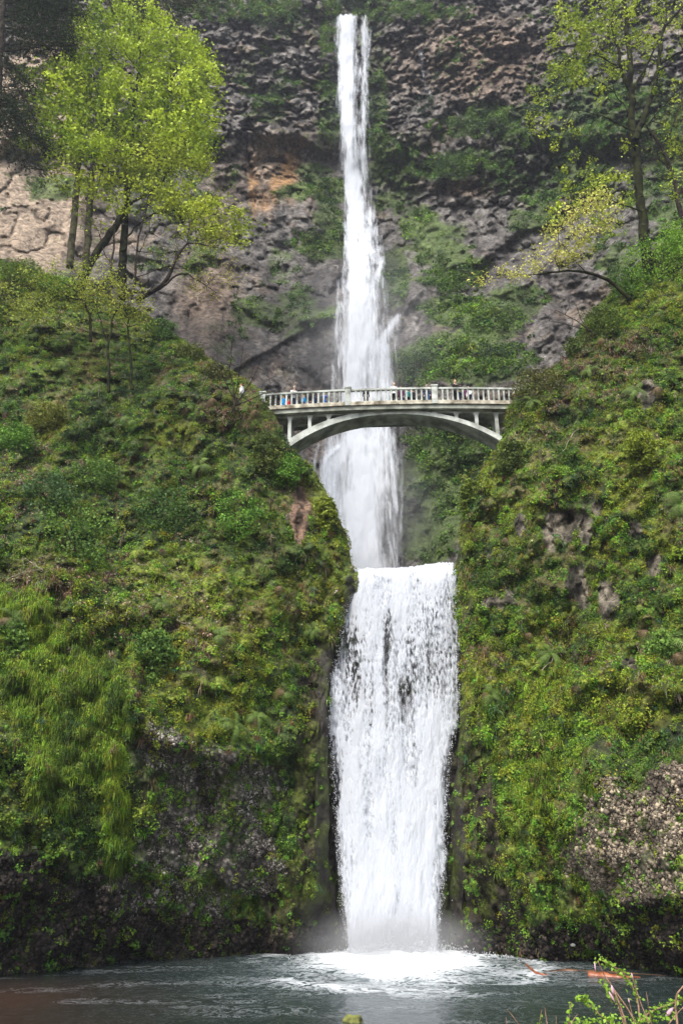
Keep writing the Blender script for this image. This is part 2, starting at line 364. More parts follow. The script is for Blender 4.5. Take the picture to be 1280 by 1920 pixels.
    moss = np.stack([mix(0.07, 0.16, n2), mix(0.085, 0.19, n2), 0.012 + 0 * n1], -1)
    brown = np.stack([mix(0.06, 0.16, n2), mix(0.045, 0.11, n2), mix(0.025, 0.06, n2)], -1)
    C = mix(green, moss, yel[..., None]); C = mix(C, brown, brn[..., None])
    rk = (0.4 + 0.9 * n2)[..., None] * np.array([0.095, 0.08, 0.07])
    rkc = (0.25 + 1.6 * gid * sstep(0.62, 0.2, g1))[..., None] * (np.array([0.17, 0.15, 0.125]) if side < 0 else np.array([0.20, 0.165, 0.12]))
    col_ = fbm(P * np.array([1, 1, .22]), .5, 57, 3)                # upright joints in the bare rock
    rkb = (.35 + 1.3 * sstep(.35, .62, col_) * (.5 + n2))[..., None] * (np.array([.085, .072, .055]) if side > 0 else np.array([.10, .062, .042]))
    C = mix(C, rkb, bare[..., None] * .95)
    C = mix(C, rk * 0.35, sstep(.5, .8, n1 + (n2 - .5))[..., None] * 0.4)
    C = mix(C, rkc, (cob * sstep(.75, .45, n2 * .6 + n1 * .4))[..., None])
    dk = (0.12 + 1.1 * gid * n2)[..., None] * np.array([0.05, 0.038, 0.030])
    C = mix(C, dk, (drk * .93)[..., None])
    wk = (0.2 + 1.2 * n2)[..., None] * mix(np.array([0.024, 0.019, 0.017]), np.array([.035, .045, .008]), sstep(.45, .6, fbm(P, .9, 59, 4))[..., None])
    thin = sstep(.35, .65, blob(U, Vv, THIN_L if side < 0 else THIN_R, .5) + rag * .6)
    tk = mix(np.array([.035, .025, .018]), np.array([.06, .075, .010]), sstep(.4, .62, n1 * .5 + n2 * .5)[..., None]) * (.5 + n2)[..., None]
    C = mix(C, tk, (thin * .9)[..., None]); pale = blob(U, Vv, PALE_L if side < 0 else PALE_R, .7); deep = blob(U, Vv, DEEP_L if side < 0 else DEEP_R, .7)
    C = mix(C, wk, (wet * .9)[..., None])
    C = mix(C, C * np.array([.34, .30, .3]), (crease * .9)[..., None])  # creases between mounds darkened: bare soil, with deep shade painted into the tint
    sheet = sstep(.50, .60, fbm(P * np.array([1, 1, .7]), 3.2, 171, 3) + .10 * yel + .06 * pale) * (1 - cob) * (1 - drk) * (1 - thin) * (1 - bare)
    ms = mix(np.array([.05, .085, .010]), np.array([.17, .21, .025]), sstep(.25, .75, n2 * .7 + .3 * pale)[..., None]); ms = mix(ms, np.array([.10, .075, .035]) * (.5 + n2)[..., None], (sstep(.5, .6, fbm(P, 1.2, 172, 4)) * .8)[..., None])
    C = mix(C, ms, (sheet * .85 * (1 - .6 * crease) * (1 - wet))[..., None])
    veg = (1 - .75 * crease) * (1 - bare) * (1 - (.9 if side > 0 else .78) * cob) * (1 - .88 * drk) * (1 - .92 * wet) * (1 - .85 * thin)
    # columns that turn back into the gorge / over the crest
    nb = 26; b = np.linspace(0, 1, nb + 1)[1:] ** 2 * 32
    back = P[:, -1:, :] + np.stack([side * 0.12 * b, b, -0.06 * b], -1)[None]
    back = back + (fbm(back, 2.5, 88, 3)[..., None] - 0.5) * np.array([0.8 * 0, 1.0, 0.0]) * np.minimum(b, 3)[None, :, None] * .5
    Pf = np.concatenate([P, back], 1); Cf = np.concatenate([C, np.repeat(C[:, -1:], nb, 1)], 1); wf = np.concatenate([np.maximum(wet, drk * .4), np.repeat(wet[:, -1:], nb, 1)], 1)
    H, W = Pf.shape[:2]
    idx = np.arange(H * W).reshape(H, W)
    q4 = np.stack([idx[:-1, :-1], idx[1:, :-1], idx[1:, 1:], idx[:-1, 1:]], -1).reshape(-1, 4)
    if side > 0: q4 = q4[:, ::-1]
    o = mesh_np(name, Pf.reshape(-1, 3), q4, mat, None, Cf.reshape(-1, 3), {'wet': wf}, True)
    tag(o, kind='structure')
    gu = np.gradient(P, axis=1); gv = np.gradient(P, axis=0)
    nn = np.cross(gv, gu); nn /= np.linalg.norm(nn, axis=-1, keepdims=True) + 1e-9
    nn = np.where((nn[..., 1:2] > 0), -nn, nn)
    for _ in range(6):   # smooth normals for placing plants
        nn[1:-1, 1:-1] = (nn[1:-1, 1:-1] + nn[:-2, 1:-1] + nn[2:, 1:-1] + nn[1:-1, :-2] + nn[1:-1, 2:]); nn /= np.linalg.norm(nn, axis=-1, keepdims=True) + 1e-9
    return dict(P=P, N=nn, U=U, V=Vv, veg=veg, yel=yel, brn=brn, cob=cob, drk=drk, wet=wet, bare=bare, side=side, o=o, sheet=sheet, pale=pale, deep=deep, thin=thin, cell=cidb, cell2=didb)
SL = near_sheet('cliff_left', -1, M_ROCK_NEAR)
SR = near_sheet('cliff_right', 1, M_ROCK_NEAR)

# far amphitheatre wall -----------------------------------------------------------------
B_rows = [-160, 0, 100, 250, 300, 450, 600, 760, 900, 1060, 1260]
B_base = [112, 109, 106, 101.5, 104, 99, 92, 86, 82, 78, 76]
def back_sheet(mat):
    vs = np.linspace(-150, 1255, 620); us = np.concatenate([np.linspace(-320, -20, 30), np.linspace(-18, 1298, 560), np.linspace(1304, 1640, 30)])
    U, Vv = np.meshgrid(us, vs)
    top = np.interp(us, [600, 622, 630, 640, 655, 668, 690, 700], [-150, -20, 3, 8, 22, 26, 24, -150])
    Vv = np.where(Vv < top[None, :], top[None, :] , Vv)
    D = np.interp(Vv, B_rows, B_base)
    D = D + np.interp(U, [-320, 0, 300, 480, 640, 700, 800, 1000, 1280, 1640], [-24, -13, -5, -1.5, 1.2, 1.2, -1, -6, -17, -30])
    P = at(U, Vv, D)
    chunk = sstep(.3, .7, .5 + (285 - Vv) / 160 + (U > 640) * .35 + 1.6 * (fbm(P, 16, 29, 3) - .5))
    Ps = P * np.array([1, 1, .55]); low = (fbm(Ps, 22, 3, 3) - .5) * 7 + (fbm(Ps, 6, 4, 3) - .5) * 4.5
    f1, f2, cid = worley((P + 4.0 * (fbm(P, 3, 66, 3)[..., None] - .5)) * np.array([1, 1, .8]), 2.5, 5); g1, g2, gid = worley((P + 1.2 * (fbm(P, 1.2, 67, 2)[..., None] - .5)) * np.array([1, 1, .7]), .95, 6)
    d = low + ((cid - .5) * 1.5 + (.6 - f1) * 1.1 + (.5 - g1) * 1.2 + (gid - .5) * .9) * mix(.10, 1, chunk)
    d = d + (fbm(P * np.array([1, 1, .7]), 2.0, 14, 5) - .5) * 2.6 * (1 - .7 * blob(U, Vv, [(430, 640, 130, 90), (560, 650, 90, 70), (840, 600, 60, 50, .9), (960, 600, 80, 50, .8), (740, 600, 60, 120, .7), (60, 400, 120, 120, .7)], .6))
    d = d * (1 - .45 * blob(U, Vv, [(50, 400, 150, 150)]))
    d = d + np.sin(P[..., 0] * 1.2 + 4 * fbm(P, 6, 15, 2)) * .35 * (1 - chunk)
    SH = [([(385, 285), (430, 270), (470, 243), (520, 246), (565, 250), (600, 275), (645, 284)], 3.5, 60, 22),
          ([(690, 285), (740, 280), (800, 262), (840, 190), (900, 182), (960, 168), (1020, 150)], 3.0, 60, 20),
          ([(795, 336), (840, 332), (890, 336), (935, 322)], 2.5, 22, 12), ([(690, 300), (760, 292), (800, 300)], 1.2, 20, 10),
          ([(395, 325), (440, 322), (475, 330)], 2.2, 30, 12), ([(330, 500), (400, 480), (450, 500), (500, 470)], 1.5, 30, 16),
          ([(810, 500), (870, 492), (900, 488), (940, 460), (975, 430), (1070, 405)], 2.4, 40, 14),
          ([(540, 600), (590, 592), (640, 578)], 2.4, 14, 18), ([(380, 770), (440, 690), (520, 640), (560, 618), (636, 585)], 2.0, 30, 14),
          ([(750, 690), (800, 665), (850, 650), (910, 652), (960, 668)], 2.2, 26, 16), ([(790, 590), (850, 560), (930, 548), (1010, 520)], 1.6, 40, 14),
          ([(740, 620), (770, 560), (800, 540)], 1.4, 30, 14), ([(430, 480), (470, 500), (540, 490), (560, 470)], 1.4, 20, 14),
          ([(440, 560), (490, 590), (540, 600)], 1.8, 26, 16), ([(560, 350), (600, 340), (645, 338)], 1.2, 16, 12),
          ([(760, 130), (850, 120), (930, 60)], 1.6, 26, 12), ([(400, 130), (480, 120), (560, 150)], 1.4, 20, 12), ([(420, 200), (500, 190), (600, 210)], 1.2, 16, 10)]
    wob = 16 * (fbm(P, 5, 19, 3) - .5)
    d = d + .62 * shelf(U, Vv + wob, SH)
    smf = blob(U, Vv, [(430, 640, 130, 90), (560, 650, 90, 70), (840, 600, 60, 50, .9), (960, 600, 80, 50, .8), (740, 600, 60, 120, .7), (780, 900, 120, 150, .6)], .6)
    rid = 1 - np.abs(fbm(P * np.array([1, 1, .6]), 3.5, 92, 4) - .5) * 2
    d = d - 1.6 * sstep(.86, 1.0, rid) * mix(.35, 1, chunk) * (1 - .75 * smf)
    d = d + 3.0 * blob(U, Vv, [(900, 300, 70, 34), (760, 300, 60, 50, .7), (600, 640, 50, 60, .6), (860, 720, 100, 60, 1.), (700, 440, 30, 200, -.0)], .8)
    cleft = np.exp(-((U - 668) / 22) ** 2) * 2.2
    D = D - d + cleft
    P = at(U, Vv, D)
    n1 = fbm(P, 6, 61, 4); n2 = fbm(P, 1.6, 62, 4); n3 = fbm(P, 15, 63, 3)
    st = fbm(P * np.array([1, 1, .14]), 1.3, 64, 4)            # vertical streaks
    rock = np.stack([mix(.058, .185, n2), mix(.054, .172, n2), mix(.049, .158, n2)], -1)
    warm = sstep(.5, .64, n1 * .6 + n2 * .2 + .2 * cid)
    warm = np.maximum(warm * .55, blob(U, Vv, [(900, 110, 110, 80, .9), (640 + 160, 120, 90, 60, .5), (500, 310, 60, 50, .8), (390, 570, 60, 90, .8), (60, 400, 120, 110, 1), (720, 285, 40, 10), (880, 350, 60, 18, .9), (420, 360, 50, 60, .5), (60, 200, 90, 120, .8)], .6))
    rock = mix(rock, rock * np.array([1.38, 1.08, .84]), warm[..., None])
    rock = mix(rock, rock * np.array([.62, .6, .62]), (sstep(.45, .6, st) * mix(1, .3, chunk))[..., None])
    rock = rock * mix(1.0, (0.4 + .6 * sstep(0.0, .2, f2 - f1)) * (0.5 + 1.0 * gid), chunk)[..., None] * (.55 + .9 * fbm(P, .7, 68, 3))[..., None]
    org = blob(U, Vv, [(538, 322, 22, 44, .85), (515, 340, 9, 40, .8), (475, 345, 9, 50, .9), (495, 380, 14, 20, .6), (525, 30, 14, 18, .6), (550, 270, 16, 14, .6)], .7) * sstep(.35, .6, st + .3 * n2)
    rock = mix(rock, np.array([0.30, 0.17, 0.07])[None, None] * (.6 + .8 * n2)[..., None], np.clip(org, 0, 1)[..., None])
    tan = blob(U, Vv, [(50, 200, 120, 110, 1), (90, 120, 80, 60, .8), (330, 110, 60, 60, .35), (40, 400, 110, 110, 1), (20, 300, 60, 60, .9), (495, 290, 36, 46, .8), (250, 440, 60, 50, .5), (110, 215, 40, 30, .5), (400, 600, 60, 70, .45)], .6)
    rock = mix(rock, np.array([0.30, 0.235, 0.175]) * (.65 + .6 * n2)[..., None], sstep(.3, .8, tan + (n1 - .5))[..., None])
    MOSS = [(590, 350, 60, 14, 1, -8), (590, 320, 40, 14, .9), (880, 300, 60, 22), (920, 215, 45, 22), (950, 240, 60, 20, .9), (830, 320, 50, 16, .9), (620, 400, 30, 60, .8), (600, 460, 60, 30, .8), (740, 300, 40, 30), (720, 340, 40, 50, .8), (760, 380, 40, 30, .6),
            (820, 460, 60, 50, .9), (790, 430, 40, 50, .9), (860, 500, 60, 18, 1), (830, 520, 50, 25, .9), (740, 520, 30, 60, .9), (870, 580, 80, 30, .9), (920, 600, 60, 40, 1), (850, 670, 110, 40, 1.2), (780, 690, 40, 30, 1.1), (900, 690, 90, 30, 1), (960, 560, 60, 40, .6),
            (600, 590, 46, 9, 1.1, -20), (490, 590, 50, 22, 1, 18), (500, 600, 40, 10, .9), (560, 560, 40, 30, .6), (530, 490, 40, 50, .6), (570, 610, 60, 9, .9, -30), (840, 900, 110, 110, 1.1), (800, 1000, 60, 70, .9), (860, 820, 90, 60, 1.), (500, 160, 60, 60, .35), (480, 30, 90, 30, .35), (620, 200, 24, 60, .8), (560, 20, 60, 30, .45),
            (700, 200, 22, 120, .7), (1010, 300, 100, 90, .6), (1100, 250, 100, 120, .7), (1240, 300, 90, 150, .7), (1000, 420, 80, 40, .5), (330, 480, 70, 30, .6), (120, 350, 60, 20, .9), (300, 360, 100, 60, .5), (640 + 60, 90, 30, 80, .7), (1150, 450, 60, 60, .6), (450, 30, 60, 24, .2), (770, 20, 90, 22, .3), (430, 660, 50, 70, .25)]
    mo = blob(U, Vv, MOSS, .6)
    mo = sstep(.32, .60, mo * .82 + (n1 - .5) * 1.1 + (n2 - .5) * .9 + .12)
    bright = blob(U, Vv, [(590, 350, 70, 16, 1, -8), (600, 590, 46, 10, 1, -20), (490, 590, 50, 22, 1), (920, 215, 45, 22, .9), (870, 500, 70, 14, 1), (900, 600, 80, 40, .8), (850, 660, 100, 30, .9), (120, 350, 50, 20, .8), (840, 900, 60, 60, .4), (810, 440, 60, 40, .6)], .6)
    mc = np.stack([mix(.03, .075, n2), mix(.05, .105, n2), mix(.018, .028, n2)], -1) * mix(1, 1.5, bright)[..., None]
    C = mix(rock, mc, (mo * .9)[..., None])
    wet = blob(U, Vv, [(400, 640, 110, 90, .75), (520, 560, 60, 60, .6), (1000, 600, 70, 60, .5), (590, 660, 60, 90, .9), (600, 540, 50, 60, .8), (740, 850, 60, 120, .9), (700, 960, 110, 120, .9), (720, 500, 40, 120, .6), (560, 640, 80, 60, .8), (470, 640, 80, 80, .7), (850, 600, 100, 40, .4)], .7)
    wet = sstep(.3, .8, wet + (n1 - .5) * .7)
    C = mix(C, C * np.array([.45, .45, .46]), wet[..., None])
    H, W = P.shape[:2]; idx = np.arange(H * W).reshape(H, W)
    q4 = np.stack([idx[:-1, :-1], idx[1:, :-1], idx[1:, 1:], idx[:-1, 1:]], -1).reshape(-1, 4)
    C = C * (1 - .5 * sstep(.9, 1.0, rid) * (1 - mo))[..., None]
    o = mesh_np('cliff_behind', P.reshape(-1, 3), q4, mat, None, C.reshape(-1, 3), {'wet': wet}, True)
    tag(o, kind='structure')
    gu = np.gradient(P, axis=1); gv = np.gradient(P, axis=0)
    nn = np.cross(gv, gu); nn /= np.linalg.norm(nn, axis=-1, keepdims=True) + 1e-9
    nn = np.where((nn[..., 1:2] > 0), -nn, nn)
    return dict(P=P, N=nn, U=U, V=Vv, veg=mo * (1 - .5 * wet), bright=bright, n1=n1, side=0, o=o, yel=bright * 0, brn=bright * 0)
SB = back_sheet(M_ROCK_FAR)

# rock step behind the lower fall, the upper pool, the pool, the viewpoint ground --------
LIP_Z = float(at(760, 1058, 45.6)[2])
def step_face():
    xs = np.linspace(-4, 10, 150)
    prof = [(z, 46.35) for z in np.linspace(-1.5, LIP_Z - .8, 170)] + [(LIP_Z - .5, 46.6), (LIP_Z - .3, 46.8)] + [(LIP_Z - .25, y) for y in np.linspace(47, 100, 20)]
    Z = np.array([p[0] for p in prof])[:, None]; Y = np.array([p[1] for p in prof])[:, None]
    X = np.repeat(xs[None], len(prof), 0); Z = np.repeat(Z, len(xs), 1); Y = np.repeat(Y, len(xs), 1)
    P = np.stack([X, Y, Z], -1)
    m = sstep(LIP_Z - .5, LIP_Z - 2.0, P[..., 2])
    f1, f2, cid = worley(P * np.array([1, 1, .5]) + .4 * (fbm(P, .8, 26, 2)[..., None] - .5), .7, 27)
    P[..., 1] -= m * ((fbm(P, 2.5, 5, 3) - .5) * 1.4 + (fbm(P, .7, 6, 4) - .5) * .8 + (cid - .5) * .5 + .25 * sstep(0, .25, f2 - f1))
    C = (.15 + 1.4 * fbm(P, .8, 7, 4) * (.4 + cid))[..., None] * np.array([0.042, 0.034, 0.028])
    C = mix(C, np.array([.04, .055, .008]), (sstep(.5, .62, fbm(P, 1.1, 28, 4)) * .8)[..., None])
    H, W = P.shape[:2]; idx = np.arange(H * W).reshape(H, W)
    q4 = np.stack([idx[:-1, :-1], idx[:-1, 1:], idx[1:, 1:], idx[1:, :-1]], -1).reshape(-1, 4)
    o = mesh_np('rock_step', P.reshape(-1, 3), q4, M_ROCK_NEAR, None, C.reshape(-1, 3), {'wet': np.ones(H * W)}, True)
    tag(o, kind='structure')
step_face()

def mat_water(name, foam=None, brown=False):
    m, nt, b, out = newmat(name); L = nt.links.new
    geo = N(nt, 'ShaderNodeNewGeometry')
    nz = N(nt, 'ShaderNodeTexNoise'); nz.inputs['Scale'].default_value = 2.2; nz.inputs['Detail'].default_value = 3.5; nz.inputs['Roughness'].default_value = .5
    L(geo.outputs['Position'], nz.inputs['Vector'])
    bp = N(nt, 'ShaderNodeBump'); bp.inputs['Strength'].default_value = .9; bp.inputs['Distance'].default_value = .06
    L(nz.outputs[0], bp.inputs['Height']); L(bp.outputs[0], b.inputs['Normal'])
    at_ = N(nt, 'ShaderNodeAttribute', attribute_name='tint'); fo = N(nt, 'ShaderNodeAttribute', attribute_name='foam')
    n2 = N(nt, 'ShaderNodeTexNoise'); n2.inputs['Scale'].default_value = 1.1; n2.inputs['Detail'].default_value = 9; n2.inputs['Roughness'].default_value = .72; n2.inputs['Distortion'].default_value = 1.4
    L(geo.outputs['Position'], n2.inputs['Vector'])
    # wispy foam: ridged noise thresholded by the foam amount
    a1 = N(nt, 'ShaderNodeMath', operation='SUBTRACT'); L(n2.outputs[0], a1.inputs[0]); a1.inputs[1].default_value = .5
    a2 = N(nt, 'ShaderNodeMath', operation='ABSOLUTE'); L(a1.outputs[0], a2.inputs[0])
    a3 = N(nt, 'ShaderNodeMath', operation='MULTIPLY'); L(a2.outputs[0], a3.inputs[0]); a3.inputs[1].default_value = 7.0
    a4 = N(nt, 'ShaderNodeMath', operation='SUBTRACT'); L(fo.outputs['Fac'], a4.inputs[0]); L(a3.outputs[0], a4.inputs[1])
    mr = N(nt, 'ShaderNodeMapRange'); mr.inputs[1].default_value = -.02; mr.inputs[2].default_value = .75; L(a4.outputs[0], mr.inputs[0])
    mx = N(nt, 'ShaderNodeMix', data_type='RGBA'); L(mr.outputs[0], mx.inputs[0]); L(at_.outputs['Color'], mx.inputs[6]); mx.inputs[7].default_value = (.85, .89, .92, 1)
    L(mx.outputs[2], b.inputs['Base Color'])
    r = N(nt, 'ShaderNodeMapRange'); L(mr.outputs[0], r.inputs[0]); r.inputs[3].default_value = .24; r.inputs[4].default_value = .9; L(r.outputs[0], b.inputs['Roughness'])
    b.inputs['IOR'].default_value = 1.33
    return m
def water_plane():
    xs = np.linspace(-45, 45, 360); ys = np.concatenate([np.linspace(6, 20, 20), np.linspace(20.2, 50, 300)])
    X, Y = np.meshgrid(xs, ys)
    P = np.stack([X, Y, 0 * X], -1)
    cx, cyy = 2.5, 43.4
    r = np.sqrt(((X - cx) / 1.05) ** 2 + ((Y - cyy) / np.where(Y < cyy, 1.9, 1.0)) ** 2) + 2.0 * (fbm(P, 2.2, 19, 4) - .5)
    w_ = (fbm(P, .9, 3, 3) - .5)
    P[..., 2] += .16 * np.exp(-(r / 3.2) ** 2) * (1 + w_ * 3) + .03 * np.sin(r * 3.2 + 3 * fbm(P, 3, 8, 2)) * np.exp(-r / 7) + (fbm(P, 1.2, 9, 3) - .5) * .04 * np.exp(-r / 14)
    foam = 2.6 * np.exp(-(np.maximum(r - 2.2, 0) / 1.1) ** 1.2) + .42 * np.exp(-np.abs(r - 5.8) / .5) * (fbm(P, 3, 12, 2) > .42) + .12 * np.exp(-(r / 11) ** 2)
    foam += .25 * np.exp(-((Y - 44.9) / .4) ** 2) * np.exp(-((X + 1) / 4) ** 2) + .10 * sstep(.58, .7, fbm(P * np.array([.35, 1, 1]), 1.2, 14, 3))
    teal = np.array([0.011, 0.019, 0.017]); dark = np.array([0.007, 0.010, 0.011]); brn = np.array([.042, .024, .016])
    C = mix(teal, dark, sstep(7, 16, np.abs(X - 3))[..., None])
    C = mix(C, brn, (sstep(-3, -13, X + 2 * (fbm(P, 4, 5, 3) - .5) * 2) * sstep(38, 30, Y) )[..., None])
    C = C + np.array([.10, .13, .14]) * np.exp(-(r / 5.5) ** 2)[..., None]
    H, W = P.shape[:2]; idx = np.arange(H * W).reshape(H, W)
    q4 = np.stack([idx[:-1, :-1], idx[:-1, 1:], idx[1:, 1:], idx[1:, :-1]], -1).reshape(-1, 4)
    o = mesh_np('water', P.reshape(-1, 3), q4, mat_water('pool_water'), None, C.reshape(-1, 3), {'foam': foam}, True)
    tag(o, kind='structure')
water_plane()
uv_ = MB(); uv_.add([(-14, 46.6, LIP_Z - .12), (16, 46.6, LIP_Z - .12), (30, 100, LIP_Z - .12), (-30, 100, LIP_Z - .12)], [(0, 1, 2, 3)])
uo = uv_.build('water', mat_plain('upper_pool_water', (.05, .06, .065), .15, .5)); tag(uo, kind='structure')

M_EARTH = mat_plain('earth', (.05, .04, .03), .95, .2, .4, 1.5, bump=.5)
def ground():
    xs = np.concatenate([np.linspace(-3000, -60, 6), np.linspace(-50, 50, 60), np.linspace(60, 3000, 6)])
    ys = np.concatenate([np.linspace(-3000, -30, 5), np.linspace(-20, 20, 70), np.linspace(30, 180, 20), np.linspace(300, 3000, 5)])
    X, Y = np.meshgrid(xs, ys)
    Z = np.interp(Y, [-3000, 5, 7.2, 12, 14, 3000], [2.3, 2.3, 2.2, -.6, -2.0, -2.0])
    P = np.stack([X, Y, Z], -1); P[..., 2] += (fbm(P, 3, 4, 3) - .5) * .25 * (np.abs(X) < 55)
    H, W = P.shape[:2]; idx = np.arange(H * W).reshape(H, W)
    q4 = np.stack([idx[:-1, :-1], idx[:-1, 1:], idx[1:, 1:], idx[1:, :-1]], -1).reshape(-1, 4)
    tag(mesh_np('ground', P.reshape(-1, 3), q4, M_EARTH, smooth=True), kind='structure')
ground()

# ------------------------------------------------------------------ waterfalls
def mat_fall(name, sx, sy, spx, spy, fine=.5):
    m, nt, b, out = newmat(name); L = nt.links.new
    uv = N(nt, 'ShaderNodeUVMap', uv_map='uv')
    dn = N(nt, 'ShaderNodeAttribute', attribute_name='dens'); sk = N(nt, 'ShaderNodeAttribute', attribute_name='spk'); ly = N(nt, 'ShaderNodeAttribute', attribute_name='layer')
    def nse(fx, fy, det, rough, off):
        s = N(nt, 'ShaderNodeSeparateXYZ'); L(uv.outputs[0], s.inputs[0])
        c = N(nt, 'ShaderNodeCombineXYZ')
        for k, f in ((0, fx), (1, fy)):
            q = N(nt, 'ShaderNodeMath', operation='MULTIPLY'); L(s.outputs[k], q.inputs[0]); q.inputs[1].default_value = f; L(q.outputs[0], c.inputs[k])
        q = N(nt, 'ShaderNodeMath', operation='MULTIPLY_ADD'); L(ly.outputs['Fac'], q.inputs[0]); q.inputs[1].default_value = 7.3 if off < 1 else .3; q.inputs[2].default_value = off; L(q.outputs[0], c.inputs[2])
        n = N(nt, 'ShaderNodeTexNoise'); n.inputs['Scale'].default_value = 1; n.inputs['Detail'].default_value = det; n.inputs['Roughness'].default_value = rough
        L(c.outputs[0], n.inputs['Vector']); return n
    st = nse(sx, sy, 6, .6, 0); sp = nse(spx, spy, 3, .62, 3)
    def mth(op, a, bb, c=None):
        q = N(nt, 'ShaderNodeMath', operation=op)
        for i, x in enumerate((a, bb, c)):
            if x is None: continue
            if isinstance(x, (int, float)): q.inputs[i].default_value = x
            else: L(x, q.inputs[i])
        return q.outputs[0]
    s1 = mth('MULTIPLY_ADD', mth('SUBTRACT', st.outputs[0], .5), 1.9, dn.outputs['Fac'])
    s2 = mth('MULTIPLY_ADD', mth('MULTIPLY', mth('SUBTRACT', sp.outputs[0], .5), 5.0), sk.outputs['Fac'], s1)
    mr = N(nt, 'ShaderNodeMapRange', interpolation_type='SMOOTHSTEP'); mr.inputs[1].default_value = .12; mr.inputs[2].default_value = .12 + fine; L(s2, mr.inputs[0])
    al = mth('MULTIPLY', mr.outputs[0], mth('MINIMUM', mth('MULTIPLY', dn.outputs['Fac'], 6.0), .985))
    df = N(nt, 'ShaderNodeBsdfDiffuse'); tr = N(nt, 'ShaderNodeBsdfTranslucent'); tp = N(nt, 'ShaderNodeBsdfTransparent')
    df.inputs[0].default_value = (.66, .69, .74, 1); tr.inputs[0].default_value = (.66, .69, .74, 1)
    bp = N(nt, 'ShaderNodeBump'); bp.inputs['Strength'].default_value = .5; bp.inputs['Distance'].default_value = .12; L(s2, bp.inputs['Height']); L(bp.outputs[0], df.inputs['Normal'])
    m1 = N(nt, 'ShaderNodeMixShader'); m1.inputs[0].default_value = .38; L(df.outputs[0], m1.inputs[1]); L(tr.outputs[0], m1.inputs[2])
    m2 = N(nt, 'ShaderNodeMixShader'); L(al, m2.inputs[0]); L(tp.outputs[0], m2.inputs[1]); L(m1.outputs[0], m2.inputs[2]); L(m2.outputs[0], out.inputs[0])
    return m
def bands(U, V, B, pw=2.0):
    d = np.zeros(U.shape)
    for pts in B:
        vs_ = [p[0] for p in pts]
        c = np.interp(V, vs_, [p[1] for p in pts]); w_ = np.interp(V, vs_, [p[2] for p in pts])
        s = np.interp(V, vs_, [p[3] for p in pts], left=0, right=0)
        s = s * sstep(vs_[0] - 1, vs_[0] + 8, V) * (1 - sstep(vs_[-1] - 8, vs_[-1] + 1, V))
        d = np.maximum(d, s * np.exp(-(np.abs(U - c) / w_) ** pw)) + .25 * np.minimum(d, s * np.exp(-(np.abs(U - c) / w_) ** pw))
    return d
def fall_sheet(name, mat, U0, U1, V0, V1, nu, nv, ydist, densf, spkf, layers, gap, parent, bulge):
    Vs, Fs, Us, A, K, Lr = [], [], [], [], [], []
    off = 0
    for k in range(layers):
        vs = np.linspace(V0, V1, nv); ss = np.linspace(0, 1, nu)
        u0 = np.interp(vs, *U0) if isinstance(U0, tuple) else np.full(nv, float(U0)); u1 = np.interp(vs, *U1) if isinstance(U1, tuple) else np.full(nv, float(U1))
        U = u0[:, None] + (u1 - u0)[:, None] * ss[None]; V = np.repeat(vs[:, None], nu, 1)
        if k: V = V
        Y = ydist(U, V) + gap * k
        P = at(U, V, Y)
        P[..., 1] -= bulge * (fbm(P * np.array([1, 1, .35]), 1.6 * bulge / .5 + .3, 31 + k, 3) - .5) * 2
        P = at(U, V, P[..., 1])
        dz = np.abs(np.diff(P[..., 2], axis=0)).cumsum(0); dz = np.concatenate([np.zeros((1, nu)), dz], 0)
        Us.append(np.stack([P[..., 0], dz], -1).reshape(-1, 2))
        idx = np.arange(nu * nv).reshape(nv, nu) + off
        Fs.append(np.stack([idx[:-1, :-1], idx[1:, :-1], idx[1:, 1:], idx[:-1, 1:]], -1).reshape(-1, 4))
        Vs.append(P.reshape(-1, 3)); A.append(densf(U, V, P, k).ravel()); K.append(spkf(U, V, P, k).ravel()); Lr.append(np.full(nu * nv, float(k)))
        off += nu * nv
    F = np.concatenate(Fs); A = np.concatenate(A)
    F = F[A[F].max(1) > .02]                     # only where there is water
    return mesh_np(name, np.concatenate(Vs), F, mat, parent, None, {'dens': A, 'spk': np.concatenate(K), 'layer': np.concatenate(Lr)}, True, np.concatenate(Us))

